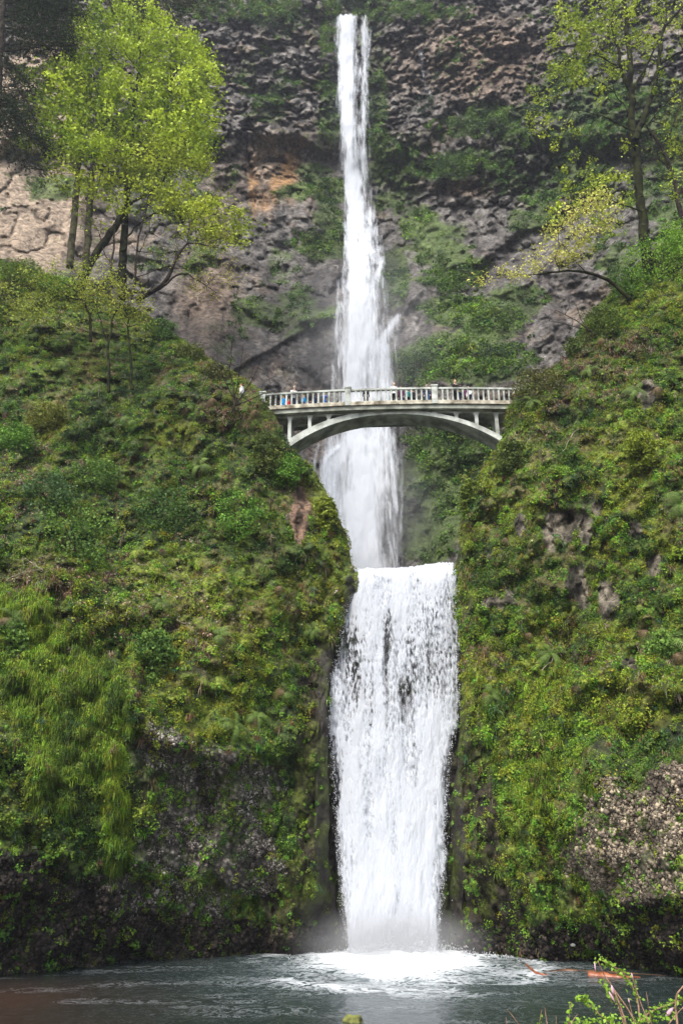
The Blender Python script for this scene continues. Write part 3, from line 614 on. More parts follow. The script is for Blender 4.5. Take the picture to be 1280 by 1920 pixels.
M_FALL_HI = mat_fall('falling_water_high', 1.3, .09, 2.6, .4, .95)
M_FALL_LO = mat_fall('falling_water_low', 3.2, .45, 9.0, 2.8, .8)
def back_depth(V):
    vv = SB['V'][:, 300]
    U = SB['U'][0]; m = (U > 600) & (U < 750)
    y = SB['P'][:, m, 1].min(1)
    o = np.argsort(vv, kind='stable'); vv = vv[o]; y = y[o]
    k = 25; yp = np.pad(y, k, mode='edge'); y = np.array([yp[i:i + 2 * k + 1].min() for i in range(len(y))])
    yp = np.pad(y, k, mode='edge'); y = np.convolve(yp, np.ones(2 * k + 1) / (2 * k + 1), 'valid')
    return np.interp(V, vv, y) - .8
HI_MAIN = [[(22, 649, 11, .7), (120, 649, 11, .7), (300, 655, 10, .5), (450, 664, 12, .6)], [(22, 652, 15, 1.1), (100, 650, 17, 1.1), (200, 650, 14, 1.0), (300, 656, 15, 1.0), (380, 666, 18, 1.05), (480, 672, 21, 1.05), (560, 675, 26, .95), (650, 678, 32, .88), (740, 678, 38, .85), (850, 678, 46, .95), (950, 682, 42, .9), (1000, 680, 36, .9), (1085, 690, 36, .9)],
           [(440, 672, 26, .25), (560, 684, 46, .34), (650, 690, 52, .36), (740, 682, 54, .34), (850, 672, 60, .42), (1000, 686, 58, .4), (1085, 692, 50, .4)],
           [(22, 684, 10, .38), (100, 684, 10, .42), (200, 682, 11, .42), (300, 680, 13, .5), (400, 690, 18, .45), (500, 700, 24, .45)],
           [(450, 662, 9, 1.2), (600, 661, 9, 1.3), (720, 661, 13, 1.3), (850, 672, 14, 1.2), (980, 676, 20, 1.1), (1080, 680, 24, 1.0)],
           [(640, 716, 16, .7), (740, 722, 16, .6), (850, 730, 20, .4), (1000, 735, 24, .35), (1080, 735, 24, .3)],
           [(560, 640, 10, .3), (650, 638, 14, .32), (740, 632, 16, .3), (820, 622, 18, .35), (900, 622, 26, .55), (1000, 640, 22, .6), (1080, 660, 20, .5)]]
HI_JET = [[(584, 750, 6, .25), (600, 741, 9, .7), (618, 728, 12, .8), (645, 712, 18, .6), (700, 706, 26, .2)], [(474, 719, 4, .25), (500, 713, 6, .6), (530, 703, 10, .45), (570, 700, 14, .1)],
          [(456, 716, 5, .3), (466, 712, 14, .35), (476, 706, 10, .3)]]
HI_LEFT = [[(826, 648, 9, .4), (842, 627, 8, .6), (860, 611, 8, .6), (890, 603, 9, .45), (940, 603, 14, .35), (1000, 616, 18, .35), (1060, 642, 20, .3)], [(828, 598, 4, .3), (860, 590, 5, .35), (900, 588, 6, .3), (950, 594, 9, .2)],
           [(830, 622, 20, .12), (900, 612, 24, .45), (980, 622, 24, .5), (1060, 640, 22, .4)]]
HI_THIN = [[(840, 738, 4, .35), (940, 742, 4, .4), (1000, 740, 5, .35), (1050, 738, 6, .2)], [(860, 755, 3, .2), (960, 752, 3, .25), (1020, 750, 3, .2)]]
def dens_hi(U, V, P, k):
    d = bands(U, V, HI_MAIN)
    d = d * sstep(21, 30, V + 3 * np.sin(U * .7))
    n = fbm(P * np.array([1, 1, .10]), 1.4, 71 + k, 3) - .5
    return np.clip(d * (1.1 + 1.5 * n) - .05 * k, 0, 1.3)
zero = lambda U, V, P, k: 0 * U
fh = empty('waterfall', at(676, 1075, 76)); tag(fh, 'very tall thin white waterfall dropping down the high cliff behind the bridge', 'waterfall')
bpy.context.view_layer.update()
def keep(o, par): o.parent = par; o.matrix_parent_inverse = Matrix.Translation(-par.location); return o
ydh = lambda U, V: back_depth(V)
keep(fall_sheet('main_plume', M_FALL_HI, 600, 775, 18, 1085, 90, 560, ydh, dens_hi, lambda U, V, P, k: .2 + 0 * U, 2, .9, None, .5), fh)
for nm, B in (('side_jet', HI_JET), ('side_strand', HI_LEFT), ('thin_trickle', HI_THIN)):
    us = [p[1] for b in B for p in b]; vs_ = [p[0] for b in B for p in b]
    keep(fall_sheet(nm, M_FALL_HI, min(us) - 26, max(us) + 26, min(vs_) - 4, max(vs_) + 4, 60, 160, lambda U, V: back_depth(V) - .5, lambda U, V, P, k, B=B: bands(U, V, B), lambda U, V, P, k: .15 + 0 * U, 2, .5, None, .3), fh)
# a trickle on the right cliff wall
tw = empty('waterfall', at(800, 180, 98)); tag(tw, 'faint thin trickle splitting over dark rock near the top, right of the tall fall', 'trickle')
TR = [[(90, 787, 4, .30), (120, 790, 4, .35), (150, 794, 5, .4), (165, 800, 4, .45), (178, 804, 6, .3)], [(160, 800, 3, .4), (180, 790, 3, .45)], [(160, 800, 3, .4), (182, 808, 3, .4)], [(100, 800, 3, .3), (150, 803, 3, .35)]]
def ydt(U, V):
    j = np.clip(np.searchsorted(SB['U'][0], U), 0, SB['U'].shape[1] - 1); i = np.clip(np.searchsorted(SB['V'][:, 300], V), 0, SB['V'].shape[0] - 1)
    y = SB['P'][i, j, 1]
    return np.minimum(y.min(1, keepdims=True), y) * .5 + .5 * y - 1.0
keep(fall_sheet('trickle_strand', M_FALL_HI, 775, 825, 85, 186, 50, 90, ydt, lambda U, V, P, k: bands(U, V, TR), lambda U, V, P, k: .2 + 0 * U, 1, 0, None, .05), tw)

LO_L = ([1055, 1066, 1110, 1118, 1160, 1200, 1270, 1350, 1450, 1550, 1650, 1790, 1800], [672, 672, 672, 660, 646, 640, 624, 619, 625, 632, 640, 649, 649])
LO_R = ([1050, 1100, 1200, 1300, 1350, 1380, 1420, 1500, 1600, 1700, 1790, 1800], [853, 854, 855, 857, 857, 850, 843, 836, 832, 826, 820, 820])
def dens_lo(U, V, P, k):
    l = np.interp(V, *LO_L); r = np.interp(V, *LO_R)
    lip = np.interp(U, [660, 690, 760, 800, 830, 856], [1067, 1065, 1063, 1058, 1054, 1053])
    n = (fbm(P * np.array([1, 1, .18]), .7, 91 + k, 3) - .5); n2 = fbm(P * np.array([1, 1, .5]), 1.3, 95 + k, 3) - .5
    e = np.minimum(U - l, r - U) + n * 14
    d = sstep(-7, 9 + 10 * (V > 1380), e) * sstep(lip - 1, lip + 4, V + 5 * n2)
    core = np.interp(V, [1060, 1110, 1200, 1300, 1380, 1500, 1700, 1790], [.95, .85, .62, .55, .72, .85, .92, 1.3])
    weak = 1.0 * blob(U, V, [(655, 1225, 24, 60, .8), (727, 1190, 7, 60, .75), (726, 1260, 8, 60, .8), (815, 1220, 40, 90, .5), (845, 1120, 12, 60, .6), (775, 1270, 40, 60, .55), (652, 1310, 22, 70, .5), (690, 1330, 16, 50, .3), (628, 1500, 10, 160, .55), (836, 1480, 14, 80, .4),
                              (815, 1700, 12, 90, .5), (635, 1420, 10, 60, .5), (730, 1450, 12, 120, .22), (780, 1400, 10, 80, .25)], .7)
    out_ = np.clip(d * (core + .12 - weak * .65 + 1.3 * n), 0, 1.5)
    return out_ if k < 2 else d * np.clip(.42 - .12 * weak + .5 * n, 0, 1)
def spk_lo(U, V, P, k):
    return (1.0 if k < 2 else .15) * np.interp(V, [1060, 1110, 1180, 1330, 1420, 1600, 1790], [.38, .38, .48, .46, .40, .34, .25]) * (1 + .4 * blob(U, V, [(815, 1200, 50, 120), (655, 1230, 30, 70)]))
def ydl(U, V):
    s = np.clip((V - 1060) / 730, 0, 1)
    return 45.5 + 1.3 * np.exp(-np.maximum(V - 1056, 0) / 9) - .9 * np.sqrt(s) - .25 * np.cos((U - 740) / 110 * 1.3) + .3
fl = empty('waterfall', at(735, 1790, 44.4)); tag(fl, 'broad short white waterfall pouring from the rock lip into the pool', 'waterfall')
keep(fall_sheet('curtain', M_FALL_LO, 600, 872, 1046, 1803, 150, 420, ydl, dens_lo, spk_lo, 3, .22, None, .16), fl)
# splash: drops thrown up where the curtain lands and along its edges
def splash():
    n = 3500
    x = RNG.normal(2.9, 1.9, n); y = 44.0 + RNG.normal(0, .6, n); z = np.abs(RNG.normal(0, .45, n)) * np.exp(-((x - 2.9) / 3.0) ** 2)
    P = np.stack([x, y, z], -1); r = RNG.uniform(.007, .02, n)
    m = 2600; t = RNG.random(m); v = 1075 + 700 * t; left = RNG.random(m) < .5
    u = np.where(left, np.interp(v, *LO_L) - np.abs(RNG.normal(0, 5, m)) + 3, np.interp(v, *LO_R) + np.abs(RNG.normal(0, 4, m)) - 3)
    u = np.where(RNG.random(m) < .3, RNG.uniform(650, 850, m), u)
    Q = at(u, v, 44.2 + RNG.normal(0, .15, m)); P = np.concatenate([P, Q]); r = np.concatenate([r, RNG.uniform(.005, .015, m)])
    ax = np.array([[1, 0, 0], [-1, 0, 0], [0, 1, 0], [0, -1, 0], [0, 0, 1.8], [0, 0, -1.8]], float)
    V = P[:, None] + ax[None] * r[:, None, None]
    f = np.array([[0, 2, 4], [2, 1, 4], [1, 3, 4], [3, 0, 4], [2, 0, 5], [1, 2, 5], [3, 1, 5], [0, 3, 5]])
    F = (np.arange(len(P))[:, None, None] * 6 + f[None]).reshape(-1, 3)
    o = mesh_np('spray', V.reshape(-1, 3), F, mat_plain('drops', (.8, .83, .86), .3, .5, .05), None, None, None, True)
    keep(o, fl); tag(o, kind='stuff')
splash()
# drifting mist
def mist(name, loc, sc, dens, seed, label):
    m = bpy.data.materials.new('mist_' + str(seed)); m.use_nodes = True; nt = m.node_tree; L = nt.links.new
    nt.nodes.remove(nt.nodes['Principled BSDF']); out = nt.nodes['Material Output']
    pv = N(nt, 'ShaderNodeVolumePrincipled'); pv.inputs['Color'].default_value = (.93, .95, .98, 1); L(pv.outputs[0], out.inputs['Volume'])
    tc = N(nt, 'ShaderNodeTexCoord'); ln = N(nt, 'ShaderNodeVectorMath', operation='LENGTH'); L(tc.outputs['Object'], ln.inputs[0])
    mr = N(nt, 'ShaderNodeMapRange', interpolation_type='SMOOTHSTEP'); mr.inputs[1].default_value = .15; mr.inputs[2].default_value = 1.0; mr.inputs[3].default_value = 1; mr.inputs[4].default_value = 0; L(ln.outputs['Value'], mr.inputs[0])
    nz = N(nt, 'ShaderNodeTexNoise'); nz.inputs['Scale'].default_value = 1.7; nz.inputs['Detail'].default_value = 3; L(tc.outputs['Object'], nz.inputs['Vector'])
    q = N(nt, 'ShaderNodeMath', operation='MULTIPLY'); L(mr.outputs[0], q.inputs[0]); L(nz.outputs[0], q.inputs[1])
    q2 = N(nt, 'ShaderNodeMath', operation='MULTIPLY'); L(q.outputs[0], q2.inputs[0]); q2.inputs[1].default_value = dens * 2; L(q2.outputs[0], pv.inputs['Density'])
    import bmesh
    bm = bmesh.new(); bmesh.ops.create_icosphere(bm, subdivisions=3, radius=1.0); me = bpy.data.meshes.new(name); bm.to_mesh(me); bm.free()
    o = link(name, me, m); o.location = loc; o.scale = sc; o.rotation_euler = (0, 0, .1)
    tag(o, label, 'mist', None, 'stuff')
mist('mist', tuple(at(735, 1770, 43.8)), (5.5, 3.0, 2.0), .30, 1, 'fine white mist at the foot of the lower fall')
mist('mist', tuple(at(690, 640, 84)), (12, 5, 18), .03, 2, 'thin spray drifting beside the tall fall above the bridge')
mist('mist', tuple(at(700, 960, 72)), (8, 5, 9), .035, 3, 'pale spray behind the bridge at the foot of the tall fall')

# ------------------------------------------------------------------ the bridge
M_CONC = mat_plain('pale_concrete', (.24, .255, .22), .85, .25, .3, 1.3, (.36, .38, .35), bump=.15)
M_CONC_ST = mat_plain('stained_concrete', (.20, .165, .11), .9, .2, .4, 2.2, (.34, .32, .26), bump=.2)
M_CONC_DK = mat_plain('shaded_concrete', (.16, .17, .14), .9, .2, .25, 1.5, (.26, .27, .23), bump=.2)  # darker concrete for the deck; the fascia's shade is put into the colour
A_ = at(500, 768, 47.9); B_ = at(963, 757.5, 47.2)
BL = float(np.linalg.norm((B_ - A_)[:2])); yaw = math.atan2(B_[1] - A_[1], B_[0] - A_[0]); slope = (B_[2] - A_[2]) / BL
br = empty('arch_bridge', A_, yaw); tag(br, 'pale concrete arch footbridge with baluster railings spanning the gorge', 'bridge')
ca, sa = math.cos(yaw), math.sin(yaw)
def loc_px(u, v, yl):
    """photograph pixel on the local plane y = yl -> local x, z"""
    r = rays(u, v); o = np.array([0, 0, CAM_Z]) - A_
    nrm = np.array([-sa, ca, 0]); t = (yl - o @ nrm) / (r @ nrm); p = o + r * t
    return float(p[0] * ca + p[1] * sa), float(p[2])
FLOOR = .30
def camb(x): return slope * x + .22 * (1 - ((x - BL / 2) / (BL / 2)) ** 2) * 1.0
X0, X1 = -1.5, BL + 1.4
def strip(mb, x0, x1, y0, y1, zlo, zhi, n=24):
    """a bar that follows the camber"""
    for i in range(n):
        a = x0 + (x1 - x0) * i / n; b = x0 + (x1 - x0) * (i + 1) / n
    V = []; F = []
    for i in range(n + 1):
        x = x0 + (x1 - x0) * i / n; c = camb(x)
        V += [(x, y0, c + zlo), (x, y1, c + zlo), (x, y1, c + zhi), (x, y0, c + zhi)]
        if i: k = 4 * i; F += [(k - 4, k, k + 3, k - 1), (k - 1, k + 3, k + 2, k - 2), (k - 2, k + 2, k + 1, k - 3), (k - 3, k + 1, k, k - 4)]
    F += [(0, 3, 2, 1), (4 * n, 4 * n + 1, 4 * n + 2, 4 * n + 3)]
    mb.add(V, F)
DW = 2.7
d = MB(); strip(d, X0, X1, .12, DW - .12, -.30, -.004); d.build('deck', M_CONC_DK, br)
d = MB(); strip(d, X0, X1, .345, DW - .345, .0, FLOOR); d.build('walkway', M_CONC_DK, br)
for y0 in (0, DW - .34):
    d = MB(); strip(d, X0, X1, y0, y0 + .34, .002, .24); d.build('kerb', M_CONC_ST, br)
AY0, AY1 = .46, 2.0
ext = [(533, 829), (543, 823), (575, 804), (615, 787), (659, 774), (700, 770), (737, 768.5), (775, 769), (812, 772.5), (856, 781.5), (899, 798), (943, 819), (955, 826)]
inn = [(533, 845), (543, 838), (589, 811), (637, 790), (680, 781), (737, 776.5), (800, 779.5), (856, 790), (899, 806.5), (939, 828), (955, 838)]
E_ = [loc_px(u, v, AY0) for u, v in ext]; I_ = [loc_px(u, v, AY0) for u, v in inn]
def smooth_curve(P, n=60, kind=4):
    x = np.array([p[0] for p in P]); z = np.array([p[1] for p in P]); c = np.polyfit(x - x.mean(), z, kind); xs = np.linspace(x[0], x[-1], n)
    return list(zip(xs.tolist(), np.polyval(c, xs - x.mean()).tolist())), (lambda q: float(np.polyval(c, q - x.mean())))
Es, Ef = smooth_curve(E_); Is, If = smooth_curve(I_)
ar = MB(); n = len(Es)
V = [(x, AY0, z) for x, z in Es] + [(x, AY0, z) for x, z in Is] + [(x, AY1, z) for x, z in Es] + [(x, AY1, z) for x, z in Is]
F = []
for i in range(n - 1):
    F += [(i, n + i, n + i + 1, i + 1), (2 * n + i, 2 * n + i + 1, 3 * n + i + 1, 3 * n + i), (i, i + 1, 2 * n + i + 1, 2 * n + i), (n + i, 3 * n + i, 3 * n + i + 1, n + i + 1)]
F += [(0, 2 * n, 3 * n, n), (n - 1, 2 * n - 1, 4 * n - 1, 3 * n - 1)]
ar.add(V, F); ar.build('arch', M_CONC, br, bevel=.02)
cols_px = [510, 543, 580.5, 616, 856, 893.5, 931]
cx = [loc_px(u, 790, AY0 + .05)[0] for u in cols_px]
for yy in (AY0 + .04, AY1 - .30):
    for i, x in enumerate(cx):
        zb = Ef(x) - .05 if 0 < i else -3.0
        c = MB(); zt = camb(x) - .32
        c.box(x - .11, x + .11, yy, yy + .26, zb, zt - .30)
        c.prism([(x - .11, zt - .30), (x + .11, zt - .30), (x + .17, zt - .12), (x + .30, zt), (x - .30, zt), (x - .17, zt - .12)], yy, yy + .26)
        c.build('column', M_CONC, br)
# spandrel beam with shallow arches between the columns
for (xa, xb) in list(zip(cx[:3], cx[1:4])) + list(zip(cx[4:6], cx[5:7])) + [(cx[3], cx[3] + 1.6), (cx[4] - 1.6, cx[4]), (cx[6], X1)]:
    for yy in (AY0 + .07, AY1 - .27):
        a = MB(); m_ = 14; top = [(xa + (xb - xa) * k / m_, camb(xa + (xb - xa) * k / m_) - .302) for k in range(m_ + 1)]
        bot = []
        for k in range(m_ + 1):
            t = k / m_; x = xa + (xb - xa) * t; h = .34 - .27 * math.sqrt(max(0, 1 - (2 * t - 1) ** 4)); bot.append((x, max(camb(x) - .302 - h, min(Ef(x) - .02, camb(x) - .32))))
        V = [(x, yy, z) for x, z in top] + [(x, yy, z) for x, z in bot] + [(x, yy + .2, z) for x, z in top] + [(x, yy + .2, z) for x, z in bot]; q = m_ + 1
        F = []
        for k in range(m_): F += [(k, q + k, q + k + 1, k + 1), (2 * q + k, 2 * q + k + 1, 3 * q + k + 1, 3 * q + k), (q + k, 3 * q + k, 3 * q + k + 1, q + k + 1)]
        a.add(V, F); a.build('spandrel', M_CONC, br)
post_x = [loc_px(u, 750, .1)[0] for u in (492, 652, 815)] + [X1 - .1]
zr = 1.16
def railing(y):
    first = None
    for pi in range(3):
        xa, xb = post_x[pi] + (.19 if pi else .17), post_x[pi + 1] - .19
        r = MB(); strip(r, xa, xb, y + .06, y + .26, zr, zr + .13, 12); rail = r.build('railing', M_CONC, br)
        nb = [14, 15, 15][pi] if pi < 2 else max(8, int((xb - xa) / .345))
        r = MB(); strip(r, xa, xb, y + .09, y + .23, .242, .33, 12); r.build('bottom_rail', M_CONC_ST, rail)
        sp = (xb - xa) / (nb + 1)
        r = MB()                                   # little arches under the hand rail
        V = []; F = []; m_ = 8
        for b in range(nb + 1):
            x0 = xa + sp * b + (.05 if True else 0); x1 = xa + sp * (b + 1) - .05; k0 = len(V)
            for k in range(m_ + 1):
                t = k / m_; x = x0 + (x1 - x0) * t; zz = camb(x) + zr - .002; h = .10 * (1 - math.sqrt(max(0, 1 - (2 * t - 1) ** 2)))
                V += [(x, y + .10, zz), (x, y + .10, zz - h - .004), (x, y + .22, zz - h - .004)]
            for k in range(m_): q = k0 + 3 * k; F += [(q, q + 1, q + 4, q + 3), (q + 1, q + 2, q + 5, q + 4)]
        r.add(V, F); r.build('rail_arcade', M_CONC, rail)
        for b in range(nb):
            x = xa + sp * (b + 1); c = camb(x)
            if first is None:
                m = MB(); z0, z1 = .332, zr - .004
                for (h0, h1, a0, a1) in ((z0, z0 + .07, .07, .06), (z0 + .07, z1 - .09, .052, .052), (z1 - .09, z1, .056, .085)):
                    m.add([(sx * a_, .16 + sy * min(a_, .07), h) for h, a_ in ((h0, a0), (h1, a1)) for sx, sy in ((-1, -1), (1, -1), (1, 1), (-1, 1))],
                          [(0, 1, 5, 4), (1, 2, 6, 5), (2, 3, 7, 6), (3, 0, 4, 7), (0, 3, 2, 1), (4, 5, 6, 7)])
                o = m.build('baluster', M_CONC, rail); first = o; proto_baluster = o
            else:
                o = first.copy(); COL.objects.link(o); o.parent = rail
            o.location = (x, y, c)
    for i, x in enumerate(post_x[:3]):
        p = MB(); c = camb(x); p.box(x - .19, x + .19, y - .03, y + .35, c + .0, c + zr + .16); p.box(x - .24, x + .24, y - .08, y + .40, c + zr + .162, c + zr + .27)
        p.box(x - .11, x + .11, y - .045, y - .031, c + .30, c + zr - .0)
        p.build('post', M_CONC, br, bevel=.015)
railing(0.0)
railing(DW - .33)

# ------------------------------------------------------------------ people
SKIN = mat_plain('skin', (.52, .33, .25), .6, .3, .05)
HAIRS = {'brown': mat_plain('brown_hair', (.06, .035, .02), .7), 'blonde': mat_plain('blonde_hair', (.45, .30, .15), .7), 'dark': mat_plain('dark_hair', (.02, .016, .014), .7), 'red': mat_plain('auburn_hair', (.22, .07, .03), .7)}
CL = {k: mat_plain(k + '_cloth', c, .85, .2, .1, 6.0) for k, c in dict(white=(.75, .75, .75), blue=(.02, .16, .60), cyan=(.02, .28, .62), red=(.55, .04, .05), black=(.012, .012, .015), navy=(.02, .03, .07), grey=(.2, .2, .22), green=(.10, .20, .10), purple=(.10, .03, .08), denim=(.05, .09, .2), teal=(.05, .2, .2), pink=(.5, .25, .28)).items()}
import bmesh
def baked(mb, ellips, voxel, name, mat, clip=None):
    """union of tubes and ellipsoids -> one continuous surface"""
    bm = bmesh.new()
    me = bpy.data.meshes.new(name); me.from_pydata(mb.v, [], mb.f); bm.from_mesh(me)
    for c, r, rot in ellips:
        M = Matrix.Translation(c) @ Matrix.Rotation(rot, 4, 'X') @ Matrix.Diagonal((*r, 1))
        bmesh.ops.create_uvsphere(bm, u_segments=16, v_segments=10, radius=1, matrix=M)
    bm.normal_update(); bm.to_mesh(me); bm.free()
    o = bpy.data.objects.new(name, me); COL.objects.link(o)
    m = o.modifiers.new('r', 'REMESH'); m.mode = 'VOXEL'; m.voxel_size = voxel; m.use_smooth_shade = True
    s = o.modifiers.new('s', 'SMOOTH'); s.iterations = 2; s.factor = .4
    dg = bpy.context.evaluated_depsgraph_get(); me2 = bpy.data.meshes.new_from_object(o.evaluated_get(dg)); me2.name = name
    bpy.data.objects.remove(o); me2.materials.clear(); me2.materials.append(mat); return me2
def pose_meshes(kind):
    """figure 1.70 m tall, feet on z=0, facing -y"""
    lean = {'stand': 0.0, 'rail': .16, 'bend': .42, 'walk': .05}[kind]
    hip = Vector((0, .02, .90)); ch = Vector((0, -lean * .45, 1.32)); nk = Vector((0, -lean * .55 - .01, 1.46)); hd = Vector((0, -lean * .75 - .03, 1.60))
    st = .14 if kind == 'walk' else 0.0
    legs = []; arms = []
    for s in (-1, 1):
        legs.append([Vector((s * .09, .02, .90)), Vector((s * .10, -.01 - s * st * .6, .49)), Vector((s * .10, .03 - s * st, .08))])
        sh = ch + Vector((s * .185, 0, .06))
        if kind in ('rail', 'bend'): el, wr = sh + Vector((s * .05, -.16, -.23)), sh + Vector((-s * .02, -.38, -.24))
        elif kind == 'walk': el, wr = sh + Vector((s * .05, s * .08, -.28)), sh + Vector((s * .04, s * .02 - .12, -.52))
        else: el, wr = sh + Vector((s * .06, .02, -.28)), sh + Vector((s * .05, -.06, -.53))
        arms.append([sh, el, wr])
    b = MB()
    b.tube([hip + Vector((0, 0, -.06)), hip + Vector((0, 0, .12)), (hip + ch) / 2 + Vector((0, 0, .03)), ch, ch + Vector((0, 0, .08)), nk], [.135, .13, .12, .15, .12, .055], 14)
    b.tube([nk + Vector((0, 0, -.04)), hd + Vector((0, 0.01, -.06))], [.055, .05], 10)
    for (h, k, a), s in zip(legs, (-1, 1)):
        b.tube([h, (h + k) / 2, k, (k + a) / 2 + Vector((0, .012, .03)), a], [.088, .075, .055, .052, .036], 10)
        b.tube([a + Vector((0, .04, -.05)), a + Vector((0, -.05, -.045)), a + Vector((0, -.15, -.055))], [.032, .036, .024], 8)
    for (sh, e, wr), s in zip(arms, (-1, 1)):
        b.tube([sh + Vector((-s * .05, 0, .01)), sh, (sh + e) / 2, e, (e + wr) / 2, wr], [.05, .052, .044, .036, .034, .024], 10)
        dr = (wr - e).normalized(); side = Vector((1, 0, 0)); side = (side - dr * side.dot(dr)).normalized()
        palm = wr + dr * .075; b.tube([wr, wr + dr * .04, palm], [.022, .030, .028], 8)
        for q, ln in zip((-1.5, -.5, .5, 1.5), (.058, .072, .075, .066)):
            f0 = palm + side * q * .017; up = Vector((0, 0, -1)) * .35
            b.tube([f0 - dr * .01, f0 + dr * ln * .5, f0 + (dr + up).normalized() * ln], [.0095, .0088, .007], 6)
        b.tube([wr + dr * .025 - side * s * .015, wr + dr * .05 - side * s * .045, wr + dr * .085 - side * s * .055], [.012, .010, .008], 6)
    el = [(hd + Vector((0, .012, .02)), (.076, .092, .105), 0), (hd + Vector((0, -.035, -.045)), (.052, .05, .055), 0), (hd + Vector((0, -.092, -.008)), (.012, .018, .022), 0),
          (hd + Vector((-.076, .01, 0)), (.012, .02, .03), 0), (hd + Vector((.076, .01, 0)), (.012, .02, .03), 0), (hd + Vector((0, -.08, -.052)), (.024, .012, .008), 0)]
    body = baked(b, el, .011, 'body', SKIN)
    t = MB(); t.tube([hip + Vector((0, 0, -.08)), hip + Vector((0, 0, .10))], [.150, .140], 14)
    for (h, k, a) in legs: t.tube([h, (h + k) / 2, k, (k + a) / 2 + Vector((0, .012, .03)), a + Vector((0, 0, .02))], [.105, .092, .074, .068, .062], 12)
    tro = baked(t, [], .014, 'trousers', CL['navy'])
    t = MB(); t.tube([hip + Vector((0, 0, .02)), hip + Vector((0, 0, .14)), (hip + ch) / 2 + Vector((0, 0, .03)), ch, ch + Vector((0, 0, .10)), nk - Vector((0, 0, .03))], [.155, .150, .140, .170, .142, .075], 14)
    for (sh, e, wr), s in zip(arms, (-1, 1)): t.tube([sh + Vector((-s * .06, 0, .01)), sh, (sh + e) / 2, e, (e + wr) / 2, wr - (wr - e).normalized() * .01], [.06, .068, .060, .052, .048, .040], 10)
    jac = baked(t, [], .014, 'jacket', CL['navy'])
    sh_ = MB()
    for (h, k, a) in legs: sh_.tube([a + Vector((0, .055, -.048)), a + Vector((0, -.04, -.040)), a + Vector((0, -.17, -.052))], [.030, .046, .028], 10)
    sho = baked(sh_, [], .012, 'shoes', CL['black'])
    def hair(long):
        e = [(hd + Vector((0, .025, .04)), (.086, .094, .100), 0)]
        if long: e += [(hd + Vector((0, .07, -.06)), (.075, .045, .13), 0)]
        return baked(MB(), e, .012, 'hair', HAIRS['dark'])
    hat = MB(); hat.tube([hd + Vector((0, .005, .05)), hd + Vector((0, .005, .075))], [.092, .090], 16)
    hat = baked(hat, [(hd + Vector((0, .012, .06)), (.089, .102, .080), 0), (hd + Vector((0, -.10, .055)), (.07, .075, .012), .15)], .011, 'hat', CL['white'])
    return dict(body=body, trousers=tro, jacket=jac, shoes=sho, hair=hair(False), hair_long=hair(True), hat=hat)
POSES = {}
def person(u, v_head, yl, rz, h, pose, top, bot, hair, label, hat=None, world=None, zf=None):
    if pose not in POSES: POSES[pose] = pose_meshes(pose)
    S = POSES[pose]
    if world is None:
        x, z = loc_px(u, v_head, yl)
        zb = camb(x) + FLOOR - .005
        L_ = A_ + np.array([x * ca - yl * sa, x * sa + yl * ca, zb])
    else: L_ = np.array(world)
    p = empty('person', L_, yaw + rz); tag(p, label, 'person', None)
    s = h / 1.70
    def add(nm, me, mat):
        o = bpy.data.objects.new(nm, me); COL.objects.link(o); o.parent = p; o.scale = (s, s, s)
        o.material_slots[0].link = 'OBJECT'; o.material_slots[0].material = mat
    add('body', S['body'], SKIN); add('trousers', S['trousers'], CL[bot]); add('jacket', S['jacket'], CL[top]); add('shoes', S['shoes'], CL['black'])
    if hair: add('hair', S['hair_long' if hair.endswith('_long') else 'hair'], HAIRS[hair.split('_')[0]])
    if hat: add('hat', S['hat'], CL[hat])
R_ = math.radians
